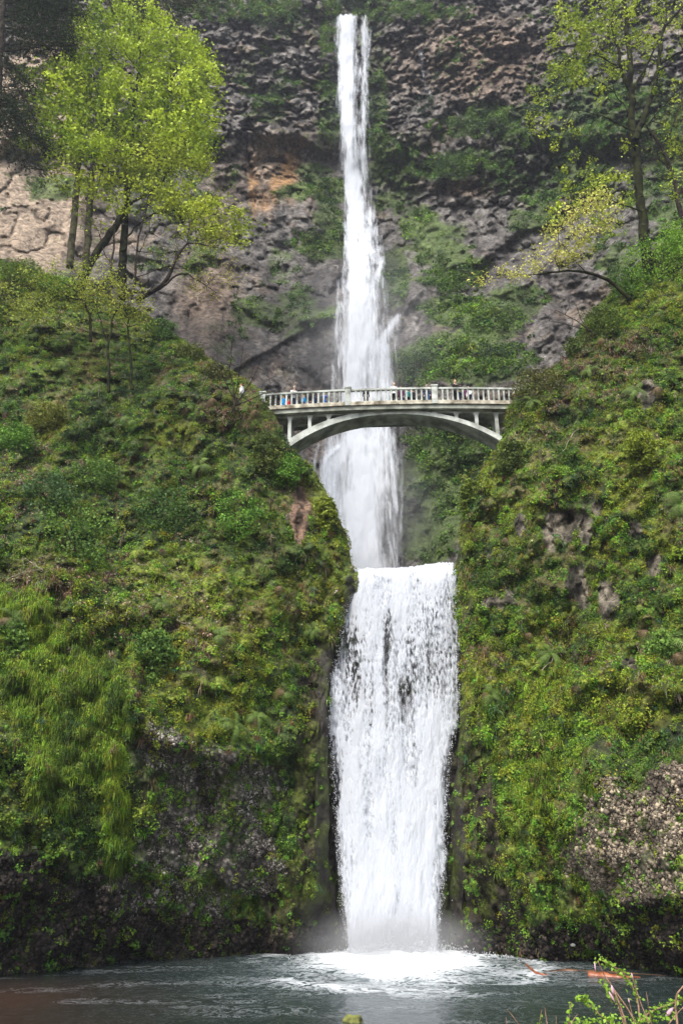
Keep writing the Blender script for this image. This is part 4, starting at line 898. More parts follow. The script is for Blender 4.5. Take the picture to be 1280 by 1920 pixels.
pl = [ # u, rough head v, distance behind the front railing, turn, height, pose, top, legs, hair, hat
 (550, 730, .75, R_(20), 1.66, 'bend', 'white', 'navy', 'dark', 'white', 'person in a white cap and pale top leaning over the left part of the railing'),
 (531, 750, .75, R_(-10), 1.08, 'stand', 'cyan', 'cyan', 'brown', None, 'small child in light blue, first behind the left balusters'),
 (541, 756, .95, R_(30), .95, 'stand', 'red', 'red', 'dark', None, 'tiny child in red between the two children in blue'),
 (569, 750, .75, R_(15), 1.05, 'stand', 'cyan', 'denim', 'blonde', None, 'child in light blue behind the middle of the left railing'),
 (578, 740, 1.1, R_(-20), 1.50, 'stand', 'black', 'black', 'dark', None, 'short person in black beside the child in light blue'),
 (588, 740, 1.4, R_(200), 1.52, 'walk', 'navy', 'navy', 'dark', None, 'short person in navy walking behind the left railing'),
 (608, 748, .75, R_(0), 1.12, 'rail', 'blue', 'blue', 'brown', None, 'child in deep blue holding the railing left of the pale post'),
 (686, 740, .75, R_(10), 1.40, 'stand', 'black', 'black', 'dark', None, 'lone figure in black behind the middle railing in front of the fall'),
 (738, 722, .75, R_(5), 1.70, 'rail', 'white', 'black', 'blonde_long', None, 'blonde person in a white top standing above the middle railing'),
 (752, 734, .95, R_(-30), 1.55, 'stand', 'purple', 'navy', 'red', None, 'auburn haired person in dark purple beside the blonde person'),
 (764, 738, 1.0, R_(20), 1.45, 'stand', 'teal', 'black', 'dark', None, 'dark haired person in a dark teal top behind the middle railing'),
 (774, 738, 1.2, R_(170), 1.50, 'stand', 'black', 'black', 'dark', None, 'figure in black turned away right of the one in teal'),
 (800, 724, .8, R_(-10), 1.62, 'stand', 'navy', 'denim', 'dark', 'white', 'person in a white hat and blue jeans beside the right post'),
 (850, 712, .75, R_(25), 1.88, 'rail', 'black', 'black', 'red', None, 'tall person all in black towering above the right railing'),
 (860, 738, 1.1, R_(-15), 1.42, 'stand', 'navy', 'navy', 'brown', 'pink', 'short person in navy with a pinkish cap behind the right railing'),
 (871, 738, .9, R_(40), 1.45, 'stand', 'purple', 'black', 'dark', None, 'person in dark purple just left of the white shirt'),
 (880, 736, .75, R_(-60), 1.45, 'walk', 'white', 'navy', 'dark', None, 'person in a white shirt at the right end of the group'),
]
for (u, vh, yl, rz, h, pose, top, bot, hair, hat, label) in pl: person(u, vh, yl, rz, h, pose, top, bot, hair, label, hat)
pw = at(454, 722, 48.0); person(0, 0, 0, R_(-90), 1.7, 'walk', 'white', 'green', 'red', 'person in a white shirt on the path left of the bridge', None, world=(pw[0], pw[1], pw[2] - 1.62))

# ------------------------------------------------------------------ ground cover on the cliffs
def sample_surface(S, n, wgt):
    P, Nn = S['P'], S['N']
    a = P[1:, :-1] - P[:-1, :-1]; b = P[:-1, 1:] - P[:-1, :-1]
    area = np.linalg.norm(np.cross(a, b), axis=-1)
    area = np.minimum(area, np.quantile(area, .97))
    w_ = (area * wgt[:-1, :-1] * ((S['V'][:-1, :-1] > -30) & (S['U'][:-1, :-1] > -200) & (S['U'][:-1, :-1] < 1480))).ravel()
    c = np.cumsum(w_); k = np.searchsorted(c, RNG.random(n) * c[-1]); k = np.clip(k, 0, len(w_) - 1)
    i, j = np.unravel_index(k, area.shape); r, t = RNG.random(n)[:, None], RNG.random(n)[:, None]
    p = P[i, j] + a[i, j] * r + b[i, j] * t
    return p, Nn[i, j], i, j
def unit(v): return v / (np.linalg.norm(v, axis=-1, keepdims=True) + 1e-9)
def leaf_quads(C, nrm, size, aspect=.7, fold=.25):
    """diamond leaves, folded along the rib, random spin about their normal"""
    n = len(C); nrm = unit(nrm)
    r = unit(RNG.normal(size=(n, 3))); a = unit(r - nrm * (r * nrm).sum(1, keepdims=True)); b = np.cross(nrm, a)
    s = np.asarray(size).reshape(-1, 1) if np.ndim(size) else size
    V = np.stack([C + a * s, C + b * s * aspect + nrm * s * fold, C - a * s, C - b * s * aspect + nrm * s * fold], 1)
    return V.reshape(-1, 3)
def quadsF(n): return np.arange(4 * n).reshape(n, 4)
def clump_leaves(c, nrm, rad, flat, nl, lsize, col, cvar, acc, tilt=.7, hang=0.0, leafiness=None):
    """domes of leaves: c (m,3), nrm (m,3), rad (m,), nl leaves each"""
    m = len(c); d = unit(RNG.normal(size=(m, nl, 3)))
    up = unit(nrm + np.array([0, -.1, .35])); dt = (d * up[:, None]).sum(-1, keepdims=True)
    d = np.where(dt < -.1, d - 2 * dt * up[:, None], d)
    rr = RNG.random((m, nl, 1)) ** .4
    off = d * rr * rad[:, None, None]; dn = (off * nrm[:, None]).sum(-1, keepdims=True); off = off - dn * nrm[:, None] * (1 - flat)
    off[..., 2] -= hang * rad[:, None] * RNG.random((m, nl))
    C = c[:, None] + off
    nn = unit(d * .9 + RNG.normal(size=d.shape) * tilt + np.array([0, -.2, .35]))
    colr = col[:, None] * (1 + cvar * (RNG.random((m, nl, 1)) - .5) * 2)
    s = (np.asarray(lsize).reshape(-1, 1) * RNG.uniform(.6, 1.25, (m, nl))).ravel()
    V = leaf_quads(C.reshape(-1, 3), nn.reshape(-1, 3), s)
    acc.append((V, np.repeat(colr.reshape(-1, 3), 4, 0)))
def clump_blades(c, nrm, length, nb, width, col, cvar, acc, droop=.8, spread=.9):
    """arching blades: two quads each"""
    m = len(c); d = unit(nrm[:, None] * .8 + RNG.normal(size=(m, nb, 3)) * spread + np.array([0, 0, .25]))
    L = (np.asarray(length).reshape(-1, 1) * RNG.uniform(.5, 1.1, (m, nb)))[..., None]
    p0 = c[:, None] + RNG.normal(size=(m, nb, 3)) * .04
    p1 = p0 + d * L * .5; d2 = unit(d + np.array([0, 0, -1.0]) * droop * 1.6); p2 = p1 + d2 * L * .55
    s = unit(np.cross(d, np.array([0.02, .9, .3])) + RNG.normal(size=d.shape) * .2) * width
    V = np.stack([p0 - s * .5, p0 + s * .5, p1 + s, p1 - s, p2 + s * .1, p2 - s * .1], 2).reshape(-1, 3)
    cc = np.repeat((col[:, None] * (1 + cvar * (RNG.random((m, nb, 1)) - .5) * 2)).reshape(-1, 3), 6, 0)
    acc.append((V, cc))
def flush(name, acc, mat, six=False, label=None, cat=None):
    if not acc: return
    V = np.concatenate([a[0] for a in acc]); C = np.concatenate([a[1] for a in acc])
    if six:
        n = len(V) // 6; b = (np.arange(n) * 6)[:, None]
        F = np.concatenate([b + np.array([[0, 1, 2, 3]]), b + np.array([[3, 2, 4, 5]])])
    else: F = quadsF(len(V) // 4)
    o = mesh_np(name, V, F, mat, None, np.clip(C, 0, 1)); tag(o, label, cat, None, 'stuff'); return o
def palette(kind, n, t):
    """t 0..1 light/dark per clump"""
    t = t[:, None]
    lo, hi = {'green': ((.026, .064, .007), (.19, .31, .028)), 'dark': ((.014, .038, .007), (.08, .16, .022)), 'olive': ((.045, .066, .008), (.215, .265, .022)),
              'yellow': ((.12, .15, .010), (.27, .32, .025)), 'brown': ((.05, .032, .018), (.16, .10, .05)), 'tan': ((.14, .11, .07), (.36, .29, .19)), 'lime': ((.08, .16, .014), (.20, .34, .045)),
              'bluegreen': ((.035, .08, .035), (.08, .16, .075)), 'grass': ((.05, .09, .006), (.20, .30, .02))}[kind]
    c = np.array(lo) + (np.array(hi) - np.array(lo)) * t
    return c * (1 + .12 * RNG.normal(size=(n, 3)))
def dress(S, sc=1.0):
    U, V, veg = S['U'], S['V'], S['veg']; left = S['side'] < 0
    leafacc, mossacc, deadacc, bladeacc, litacc = [], [], [], [], []
    def patch(n, wgt): return sample_surface(S, n, wgt)
    def tone(p, seed): return np.clip(.5 + (fbm(p, 1.3, seed, 3) - .5) * 2.6 + RNG.normal(size=len(p)) * .22, 0, 1)
    grs = blob(U, V, GRASS_L, .5) if left else 0 * U
    # rock-loving thin cover everywhere green, in three layers of different kind
    zl = S['pale'] - S['deep']
    nz = fbm(S['P'], 1.1, 101, 3); nz2 = fbm(S['P'], 2.6, 102, 3)
    holes = sstep(.36, .50, nz * .6 + nz2 * .4)
    base = veg * (.12 + .88 * holes) * (1 - .5 * S['brn']) * (1 - .55 * S['yel']) * (1 - .62 * S['sheet'])
    lowz = sstep(1350, 1500, V)                       # small bright herbs low down
    n = int(13500 * sc); p, nn, i, j = patch(n, base * (1 - .35 * lowz) * (1 - .6 * grs))
    r = RNG.uniform(.10, .34, n) * np.where(RNG.random(n) < .12, 1.6, 1); t = tone(p, 5)
    kindn = fbm(p, 2.0, 111, 3) + RNG.normal(size=n) * .07
    cell = S['cell'][i, j]; cell2 = S['cell2'][i, j]; t = np.clip(.15 + .75 * cell2 + (fbm(p, 4.0, 117, 2) - .5) * 1.2 + RNG.normal(size=n) * .12, 0, 1); z_ = zl[i, j]; t = np.clip(t + .38 * z_, 0, 1); kindn = kindn * .35 + .65 * (.34 + .36 * cell) + .07 * z_
    cg = palette('green', n, t); cdk = palette('dark', n, t); co = palette('olive', n, t)
    col = np.where((kindn < .44)[:, None], cdk, np.where((kindn > .56)[:, None], co, cg))
    yb = (S['yel'][i, j] > .5)[:, None]; col = np.where(yb, mix(co, palette('yellow', n, t), .45), col)
    clump_leaves(p + nn * (r * .25)[:, None], nn, r, .75, 32, RNG.uniform(.026, .064, n) * (.75 + .5 * cell2), col, .38, leafacc, hang=.25)
    # yellow moss cushions
    n = int(3600 * sc); p, nn, i, j = patch(n, veg * (.10 + S['yel'] * 1.0 + .5 * S['sheet'] + .35 * (S['cell2'] > .72)) * (1 - .4 * lowz)); r = RNG.uniform(.09, .30, n)
    clump_leaves(p + nn * (r * .2)[:, None], nn, r, .8, 46, np.full(n, .026), mix(palette('yellow', n, tone(p, 7)), palette('olive', n, tone(p, 7)), RNG.random(n)[:, None] * .85), .25, mossacc, tilt=.35)
    # bright herbs
    n = int(6000 * sc); p, nn, i, j = patch(n, veg * (.25 + .9 * lowz) * sstep(.45, .6, fbm(S['P'], .9, 120, 3)) + .06 * (1 - S['wet']) * (S['drk'] > .5) * sstep(.55, .62, fbm(S['P'], 1.2, 121, 2)) + .07 * S['thin'] * sstep(.5, .6, nz) + .04 * S['cob'] * sstep(.5, .6, fbm(S['P'], 1.2, 121, 2)))
    r = RNG.uniform(.07, .22, n); clump_leaves(p + nn * .05, nn, r, .5, 14, RNG.uniform(.035, .07, n), palette('lime', n, tone(p, 9) * .8), .35, leafacc, tilt=.45, hang=.3)
    # arching green blades and small fern fronds
    n = int(4200 * sc); p, nn, i, j = patch(n, base * (1 - .7 * lowz)); clump_blades(p, nn, RNG.uniform(.22, .5, n), 12, .018, np.where((RNG.random(n) < .5)[:, None], palette('green', n, tone(p, 11)), palette('bluegreen', n, tone(p, 11) * .7)), .3, bladeacc)
    # hanging grass
    if left:
        n = 6500; p, nn, i, j = patch(n, veg * sstep(.3, .8, grs + (nz - .5) * 1.2 + (nz2 - .5) * .6)); clump_blades(p, nn * .4, RNG.uniform(.2, .6, n), 12, .013, palette('grass', n, np.clip(tone(p * np.array([1.4, 1, .35]), 13) * .9, 0, 1)), .45, bladeacc, droop=2.0, spread=.7)
    else:
        n = 700; p, nn, i, j = patch(n, veg * S['yel'] * lowz + .5 * veg * blob(U, V, [(1010, 1400, 50, 130), (1000, 1330, 90, 60)])); clump_blades(p, nn * .4, RNG.uniform(.25, .6, n), 12, .016, palette('grass', n, tone(p, 13)), .3, bladeacc, droop=2.2, spread=.45)
    # dead fronds and brown stems
    n = int(1500 * sc); p, nn, i, j = patch(n, veg * (.16 + .95 * S['brn']) * (1 - .85 * lowz)); clump_blades(p, nn, RNG.uniform(.3, .7, n), 12, .02, np.where((RNG.random(n) < .7)[:, None], palette('brown', n, tone(p, 15)), palette('tan', n, tone(p, 15) * .5)), .35, deadacc, droop=1.5)
    # leaf litter
    n = int(1900 * sc); p, nn, i, j = patch(n, veg * (.04 + .9 * S['brn']) * (V < 1300)); clump_leaves(p + nn * .05, nn, np.full(n, .22), .3, 4, RNG.uniform(.03, .07, n), palette('tan', n, RNG.random(n)), .4, litacc, tilt=.9)
    if left: n = 900; p, nn, i, j = patch(n, blob(U, V, [(280, 1130, 140, 60), (400, 1200, 60, 60), (100, 1080, 80, 40), (40, 900, 60, 60), (340, 950, 50, 60)])); clump_leaves(p + nn * .12, nn, np.full(n, .25), .3, 5, RNG.uniform(.03, .08, n), palette('tan', n, RNG.random(n)), .4, litacc, tilt=.9)
    sd = 'left' if left else 'right'
    flush('leafy_ground_cover', leafacc, M_LEAF, False, 'small green leaves covering the %s cliff' % sd, 'ground cover')
    flush('moss', mossacc, M_LEAF, False, 'yellow green moss cushions on the %s cliff' % sd, 'moss')
    flush('grass', bladeacc, M_LEAF, True, 'hanging grass and small fronds on the %s cliff' % sd, 'grass')
    flush('dead_fronds', deadacc, M_LEAF, True, 'brown dead fronds on the %s cliff' % sd, 'undergrowth')
    flush('leaf_litter', litacc, M_LEAF, False, 'fallen tan leaves on the %s cliff' % sd, 'leaf litter')
dress(SL, 1.0); dress(SR, .9)
def stones(S, n, wgt, r0, r1, lo, hi, name, label):
    p, nn, i, j = sample_surface(S, n, wgt); r = RNG.uniform(r0, r1, n) * np.where(RNG.random(n) < .12, 1.7, 1)
    ax = np.array([[1, 0, 0], [-1, 0, 0], [0, 1, 0], [0, -1, 0], [0, 0, 1], [0, 0, -1]], float)
    th = RNG.random(n) * 6.28; a = unit(np.cross(nn, RNG.normal(size=(n, 3)))); b = np.cross(nn, a)
    B = np.stack([a, b, nn * .7], 1)                       # local frame of each stone
    V = p[:, None] + np.einsum('kq,nqc->nkc', ax, B) * (r[:, None, None] * RNG.uniform(.6, 1.15, (n, 6, 1))) + nn[:, None] * r[:, None, None] * .15
    f = np.array([[0, 2, 4], [2, 1, 4], [1, 3, 4], [3, 0, 4], [2, 0, 5], [1, 2, 5], [3, 1, 5], [0, 3, 5]])
    F = (np.arange(n)[:, None, None] * 6 + f[None]).reshape(-1, 3)
    t = RNG.random((n, 1)) ** 2.2 * np.clip(.3 + 1.5 * (fbm(p, 1.0, 153, 3)[:, None] - .3) * 2, .1, 1.3); c = np.array(lo) + (np.array(hi) - np.array(lo)) * t
    o = mesh_np(name, V.reshape(-1, 3), F, M_STONE, None, np.repeat(c, 6, 0)); tag(o, label, 'stones', None, 'stuff')
M_STONE = mat_tinted('stone', .85, .3, fine=.05, amount=.3, bump=0)
stones(SL, 15000, SL['cob'] * sstep(.44, .62, fbm(SL['P'], 1.1, 151, 4) + .03), .022, .07, (.025, .02, .016), (.34, .31, .27), 'pebbles', 'grey pebbly rock face on the left cliff')
stones(SR, 18000, SR['cob'] * sstep(.32, .46, fbm(SR['P'], .8, 152, 3) + .05), .035, .095, (.045, .036, .026), (.36, .295, .21), 'pebbles', 'tan pebbly rock face on the right cliff')
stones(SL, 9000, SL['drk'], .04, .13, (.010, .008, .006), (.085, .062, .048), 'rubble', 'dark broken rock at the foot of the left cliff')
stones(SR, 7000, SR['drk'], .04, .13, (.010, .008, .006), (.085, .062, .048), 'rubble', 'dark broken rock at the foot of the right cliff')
def dress_far(S):
    U, V = S['U'], S['V']; acc = []
    nz = fbm(S['P'], 3.0, 130, 3)
    n = 5200; p, nn, i, j = sample_surface(S, n, S['veg'] * sstep(.4, .6, nz)); r = RNG.uniform(.3, 1.1, n); t = np.clip(.45 + (fbm(p, 4, 131, 3) - .5) * 2.5 + RNG.normal(size=n) * .2, 0, 1)
    br = S['bright'][i, j][:, None]
    col = mix(palette('dark', n, t) * 1.15, palette('green', n, t), np.clip(br + .25 * RNG.random((n, 1)), 0, 1))
    clump_leaves(p + nn * .1, nn, r, .7, 20, RNG.uniform(.09, .2, n), col, .4, acc, hang=.3)
    LV = [(800, 685, 60, 32), (880, 655, 90, 12), (930, 690, 60, 14), (850, 860, 60, 100, .5), (870, 240, 60, 20, .6), (920, 225, 40, 22), (600, 460, 50, 30, .5), (850, 525, 50, 22), (920, 600, 60, 30), (450, 20, 120, 20, .8), (620, 60, 20, 60, .8), (770, 25, 100, 16, .7), (860, 305, 60, 18)]
    n = 1500; p, nn, i, j = sample_surface(S, n, blob(U, V, LV, .5)); r = RNG.uniform(.5, 1.1, n)
    clump_leaves(p + nn * .4, nn, r, .9, 34, RNG.uniform(.10, .20, n), mix(palette('dark', n, RNG.random(n)), palette('green', n, RNG.random(n)), RNG.random((n, 1)) * .8), .4, acc, hang=.2)
    flush('leafy_ground_cover', acc, M_LEAF, False, 'moss and low plants on the high cliff behind', 'ground cover')
dress_far(SB)

# ------------------------------------------------------------------ trees
def surf(S, u, v):
    """point of a terrain sheet under a photograph pixel (with its normal)"""
    d = (S['U'] - u) ** 2 + (S['V'] - v) ** 2; k = np.unravel_index(np.argmin(d), d.shape)
    return S['P'][k], S['N'][k]
class Tree:
    """limbs drawn as polylines with real depth; leaf clusters are joined to the nearest limb by twigs"""
    def __init__(s, base):
        s.base = np.array(base, float); s.pts = []; s.par = []; s.r = []; s.segs = []
    def limb(s, P, r0, r1, wob=.0, attach=None, n=None):
        P = np.array(P, float); L = np.linalg.norm(np.diff(P, axis=0), axis=1); t = np.concatenate([[0], L.cumsum()]); m = n or max(3, int(t[-1] / .7))
        q = np.linspace(0, t[-1], m + 1)
        # smooth through the points
        Q = np.stack([np.interp(q, t, P[:, k]) for k in range(3)], -1)
        if len(P) > 2:
            for _ in range(2): Q[1:-1] = (Q[:-2] + 2 * Q[1:-1] + Q[2:]) / 4
        Q[1:] += RNG.normal(size=(m, 3)) * wob
        R = r0 + (r1 - r0) * np.linspace(0, 1, m + 1) ** .8
        k0 = len(s.pts)
        for a in range(m + 1):
            par = k0 + a - 1 if a else (-1 if not s.pts or attach is None or ((np.array(s.pts) - Q[0]) ** 2).sum(1).min() > 1.2 else int(np.argmin(((np.array(s.pts) - Q[0]) ** 2).sum(1))))
            s.pts.append(Q[a]); s.par.append(par); s.r.append(R[a])
            if par >= 0: s.segs.append((s.pts[par], Q[a], min(s.r[par], R[a] * 1.25) if a == 0 else s.r[par], R[a]))
        return Q
    def twigs(s, C, r0=.035, r1=.012, wob=.12, step=.9):
        """join every cluster centre to the growing skeleton, nearest first"""
        base = np.array(s.pts); order = np.argsort([((base - c) ** 2).sum(1).min() for c in C])
        pts = list(s.pts)
        arr = np.zeros((len(pts) + len(C) * 12, 3)); arr[:len(pts)] = base; cnt = len(pts); rr = list(s.r)
        for k in order:
            c = C[k]; d2 = ((arr[:cnt] - c) ** 2).sum(1) + np.maximum(0, arr[:cnt, 2] - c[2] + .3) ** 2 * 1.5
            j = int(np.argmin(d2)); a = arr[j]; L = np.linalg.norm(c - a); m = max(1, min(10, int(L / step)))
            prev = a; pr = min(rr[j], r0 * (1 + .12 * L)); bend = np.array([0, 0, -.12 * L])
            for q in range(1, m + 1):
                t = q / m; x = a + (c - a) * t + bend * math.sin(math.pi * t) + (RNG.normal(size=3) * wob if q < m else 0)
                rn = pr + (r1 - pr) * min(1, t * .9); s.segs.append((prev, x, pr if q == 1 else rprev, rn)); rprev = rn; prev = x
                if cnt < len(arr): arr[cnt] = x; rr.append(rn); cnt += 1
    def build(s, name, label, group, bark, leaves=None, sides=6, leafmat=None, cat='tree', crown='crown', trunk='trunk'):
        root = empty(name, s.base); tag(root, label, cat, group)
        V, F = tubes_np(s.segs, sides); mesh_np(trunk, V - s.base, F, bark, root, smooth=True)
        if leaves is not None:
            LV, LC = leaves; mesh_np(crown, LV - s.base, quadsF(len(LV) // 4), leafmat or M_LEAF, root, np.clip(LC, 0, 1))
        return root
def pts_in(blobs, n, y, dy, seed=None, jit=.15, fill=None):
    """cluster centres inside photograph-space ellipses, spread in depth; more near the rim of each"""
    out = []; wts = np.array([b[2] * b[3] * (b[4] if len(b) > 4 else 1) for b in blobs], float); wts /= wts.sum()
    for b, w_ in zip(blobs, wts):
        k = max(1, int(n * w_)); th = RNG.random(k) * 2 * np.pi; r = np.sqrt(RNG.random(k))
        u = b[0] + b[2] * r * np.cos(th); v = b[1] + b[3] * r * np.sin(th)
        dd = dy * np.sqrt(np.clip(1 - r * r, 0, 1)) * RNG.uniform(-1, 1, k)
        out.append(at(u, v, y + dd))
    return np.concatenate(out)
def foliage(C, nl, rad, size, lo, hi, hang=0.0, tilt=.9, var=.3, flat=.65, grp=2.0, aspect=.7):
    m = len(C); t = np.clip(.5 + (fbm(C, grp, 140, 2) - .5) * 1.8 + RNG.normal(size=m) * .2, 0, 1)[:, None, None]
    col = np.array(lo) + (np.array(hi) - np.array(lo)) * t * np.ones((m, nl, 1)); col = col * (1 + var * (RNG.random((m, nl, 1)) - .5) * 2)
    d = RNG.normal(size=(m, nl, 3)); d *= (rad * RNG.uniform(.6, 1.3, (m, 1, 1))) / 1.6; d[..., 2] *= flat; d[..., 2] -= hang * RNG.random((m, nl))
    P = (C[:, None] + d).reshape(-1, 3); nn = unit(RNG.normal(size=P.shape) * tilt + np.array([0, -.35, .6]))
    return leaf_quads(P, nn, size * RNG.uniform(.6, 1.3, len(P)), aspect), np.repeat(col.reshape(-1, 3), 4, 0)
def cat2(*a): return np.concatenate([x[0] for x in a]), np.concatenate([x[1] for x in a])
P3 = lambda L, y: [at(u, v, (yy[0] if yy else y)) for u, v, *yy in L]
LIME_LO, LIME_HI = (.13, .21, .012), (.47, .58, .045)

# big bright maple on the left crest
yM = 57.0
T = Tree(at(228, 545, yM))
T.limb(P3([(228, 560), (229, 500), (233, 430), (238, 370), (240, 310), (246, 250), (250, 190), (262, 130), (262, 60)], yM), .42, .07, .05)
T.limb(P3([(150, 545), (165, 500), (190, 460), (220, 420), (234, 390)], yM - .8), .38, .30, .05)
T.limb(P3([(240, 385), (262, 372), (300, 345), (330, 300), (350, 250)], yM), .14, .05, .08, True)
T.limb(P3([(238, 345), (210, 320), (170, 300), (130, 260), (110, 220)], yM), .14, .05, .08, True)
T.limb(P3([(243, 300), (280, 240), (310, 190), (330, 130)], yM), .13, .05, .08, True)
T.limb(P3([(243, 290), (205, 230), (180, 170), (170, 110)], yM + .5), .13, .05, .08, True)
T.limb(P3([(229, 470), (250, 420), (290, 395), (360, 390), (410, 400)], yM - .5), .10, .04, .1, True)
C = pts_in([(210, 22, 44, 22), (165, 45, 42, 26), (262, 30, 34, 30), (300, 62, 34, 30), (225, 75, 60, 34), (160, 95, 46, 28), (285, 105, 46, 32), (345, 88, 34, 26), (372, 118, 26, 26), (320, 140, 50, 30), (378, 170, 30, 36), (112, 130, 34, 24), (185, 140, 56, 30), (255, 165, 60, 32), (120, 180, 46, 30), (80, 205, 26, 26, .7), (190, 205, 60, 32), (330, 200, 60, 36), (386, 235, 22, 40), (275, 235, 60, 34), (105, 240, 50, 28, .8), (60, 262, 26, 22, .6), (170, 265, 60, 28), (345, 262, 46, 34), (240, 280, 56, 28, .5), (110, 295, 46, 20, .6), (375, 300, 20, 22, .6), (70, 150, 30, 26, .6), (395, 150, 18, 26, .6)], 600, yM, 5.0)
Cs = pts_in([(170, 320, 90, 40, .6), (320, 330, 80, 50, .6), (300, 290, 100, 40), (390, 415, 70, 42, .8), (430, 440, 45, 30, .8), (350, 380, 70, 30, .7), (250, 370, 90, 50, .25), (200, 390, 60, 40, .25), (450, 410, 24, 14, .7)], 330, yM - 1, 3)
T.twigs(np.concatenate([C[::2], Cs]), .05, .016, .15)
L1 = foliage(C, 44, .75, .17, LIME_LO, LIME_HI); L2 = foliage(Cs, 30, .7, .145, (.17, .23, .012), (.42, .48, .04))
T.build('maple_tree', 'large maple in bright yellow green spring leaf on the left crest', None, M_BARK_MOSS, cat2(L1, L2))
# trees standing round it
def slim(name, label, group, pts, y, r0, r1, branches, blobs, n, nl, rad, size, lo, hi, bark=None, hang=0, dy=2, twr=.03, cat='tree'):
    T = Tree(at(pts[0][0], pts[0][1], y)); T.limb(P3(pts, y), r0, r1, .05)
    for b in branches: T.limb(P3(b[0], y), b[1], b[2], .06, True)
    lv = None
    if blobs:
        C = pts_in(blobs, n, y, dy); T.twigs(C, twr, .010, .12); lv = foliage(C, nl, rad, size, lo, hi, hang) if nl else None
    return T.build(name, label, group, bark or M_BARK, lv, cat=cat)
YL, YH = (.22, .22, .02), (.42, .38, .06)
slim('leaning_tree', 'dark leaning tree with curved bare limbs beside the big maple', None, [(255, 562), (290, 545), (312, 530), (322, 500), (336, 470), (352, 455)], 52, .26, .09,
     [([(352, 455), (372, 458), (400, 456), (415, 462)], .07, .03), ([(312, 532), (336, 508), (356, 512), (380, 530), (402, 545)], .10, .03), ([(352, 455), (358, 430), (352, 400)], .05, .02)],
     [(400, 530, 50, 25, .7), (430, 500, 25, 30, .5), (400, 450, 40, 30, .5), (330, 470, 60, 30, .3)], 90, 12, .7, .07, YL, YH, dy=1.5)
slim('sapling', 'thin dark bare sapling between the maple and the curved leaning tree', None, [(248, 560), (254, 500), (258, 450), (272, 400), (280, 360)], 55, .14, .04, [([(254, 500), (270, 450), (296, 410)], .06, .02), ([(256, 470), (300, 474), (350, 470)], .04, .02), ([(252, 520), (300, 500), (340, 505)], .04, .02)],
     [(300, 440, 60, 60)], 60, 0, 1, .1, YL, YH)
slim('sapling', 'slim dark sapling just left of the maple trunk', None, [(206, 560), (210, 500), (214, 440), (222, 380)], 56, .13, .05, [([(210, 500), (190, 460), (180, 420)], .05, .02)], [(190, 420, 40, 50)], 30, 0, 1, .1, YL, YH)
slim('mossy_sapling', 'small yellow leaved tree on the left slope below the maple, left stem', None, [(170, 640), (168, 590), (160, 560), (140, 545), (120, 530)], 50.5, .13, .05, [([(168, 600), (180, 560), (195, 540)], .07, .03), ([(160, 560), (130, 560), (90, 545)], .06, .02)],
     [(60, 545, 60, 40), (120, 530, 60, 40), (180, 520, 50, 35), (40, 590, 40, 30, .6), (110, 590, 60, 30, .6)], 190, 15, .55, .09, (.15, .20, .02), (.34, .38, .05), M_BARK_MOSS, dy=1.8)
slim('mossy_sapling', 'small tree with two mossy stems and yellow buds, right of its twin', None, [(204, 735), (205, 690), (203, 640), (208, 600), (225, 570)], 49, .12, .05, [([(248, 730), (246, 680), (240, 620), (236, 580)], .12, .05), ([(203, 640), (190, 600), (180, 570)], .06, .02)],
     [(230, 560, 50, 40), (250, 600, 40, 40, .6), (200, 560, 50, 30, .8)], 110, 14, .55, .085, (.17, .20, .02), (.36, .38, .05), M_BARK_MOSS, dy=1.2)
slim('bare_shrub', 'bare brown thicket at the left end of the bridge', None, [(440, 770), (438, 720), (430, 680), (436, 640)], 46.9, .06, .02, [([(440, 760), (450, 700), (456, 650)], .05, .015), ([(440, 760), (470, 710), (490, 670)], .05, .015), ([(440, 750), (415, 700), (405, 660)], .04, .015), ([(440, 760), (480, 740), (510, 730)], .04, .015)],
     [(440, 690, 50, 50), (480, 730, 50, 40), (500, 760, 30, 30), (410, 690, 30, 30)], 170, 0, 1, .1, YL, YH, M_BARK, dy=.8, twr=.02, cat='shrub')

# conifers at the upper left
def conifer(name, label, group, pts, y, r0, r1, br, bark=None, lo=(.012, .026, .012), hi=(.04, .06, .025), n=30, size=.16):
    T = Tree(at(pts[0][0], pts[0][1], y)); T.limb(P3(pts, y), r0, r1, .04)
    LV, LC = [], []
    for b in br:
        Q = T.limb(P3(b, y), .10, .03, .06, True, n=14)
        for k in range(3, len(Q)):
            m = n; d = RNG.normal(size=(m, 3)) * np.array([.7, .7, .16]); P = Q[k] + d * min(1, .3 + k / 8) * 1.1; P[:, 2] -= .35 * RNG.random(m) + .25 * np.abs(d[:, 0])
            for q in range(0, m, 6): T.segs.append((Q[k], P[q], .02, .008))
            nn = unit(RNG.normal(size=P.shape) * .5 + np.array([0, -.2, .8])); V = leaf_quads(P, nn, size * RNG.uniform(.6, 1.3, m), .32)
            LV.append(V); c = np.array(lo) + (np.array(hi) - np.array(lo)) * RNG.random((m, 1)); LC.append(np.repeat(c, 4, 0))
    return T.build(name, label, group, bark or M_BARK, (np.concatenate(LV), np.concatenate(LC)), crown='crown')
def cbr(u0, v0, us, drop, k): return [[(u0, v0 + q), (u0 + us * .4, v0 + q - 4), (u0 + us * .8, v0 + q + drop * .5), (u0 + us, v0 + q + drop)] for q in k]
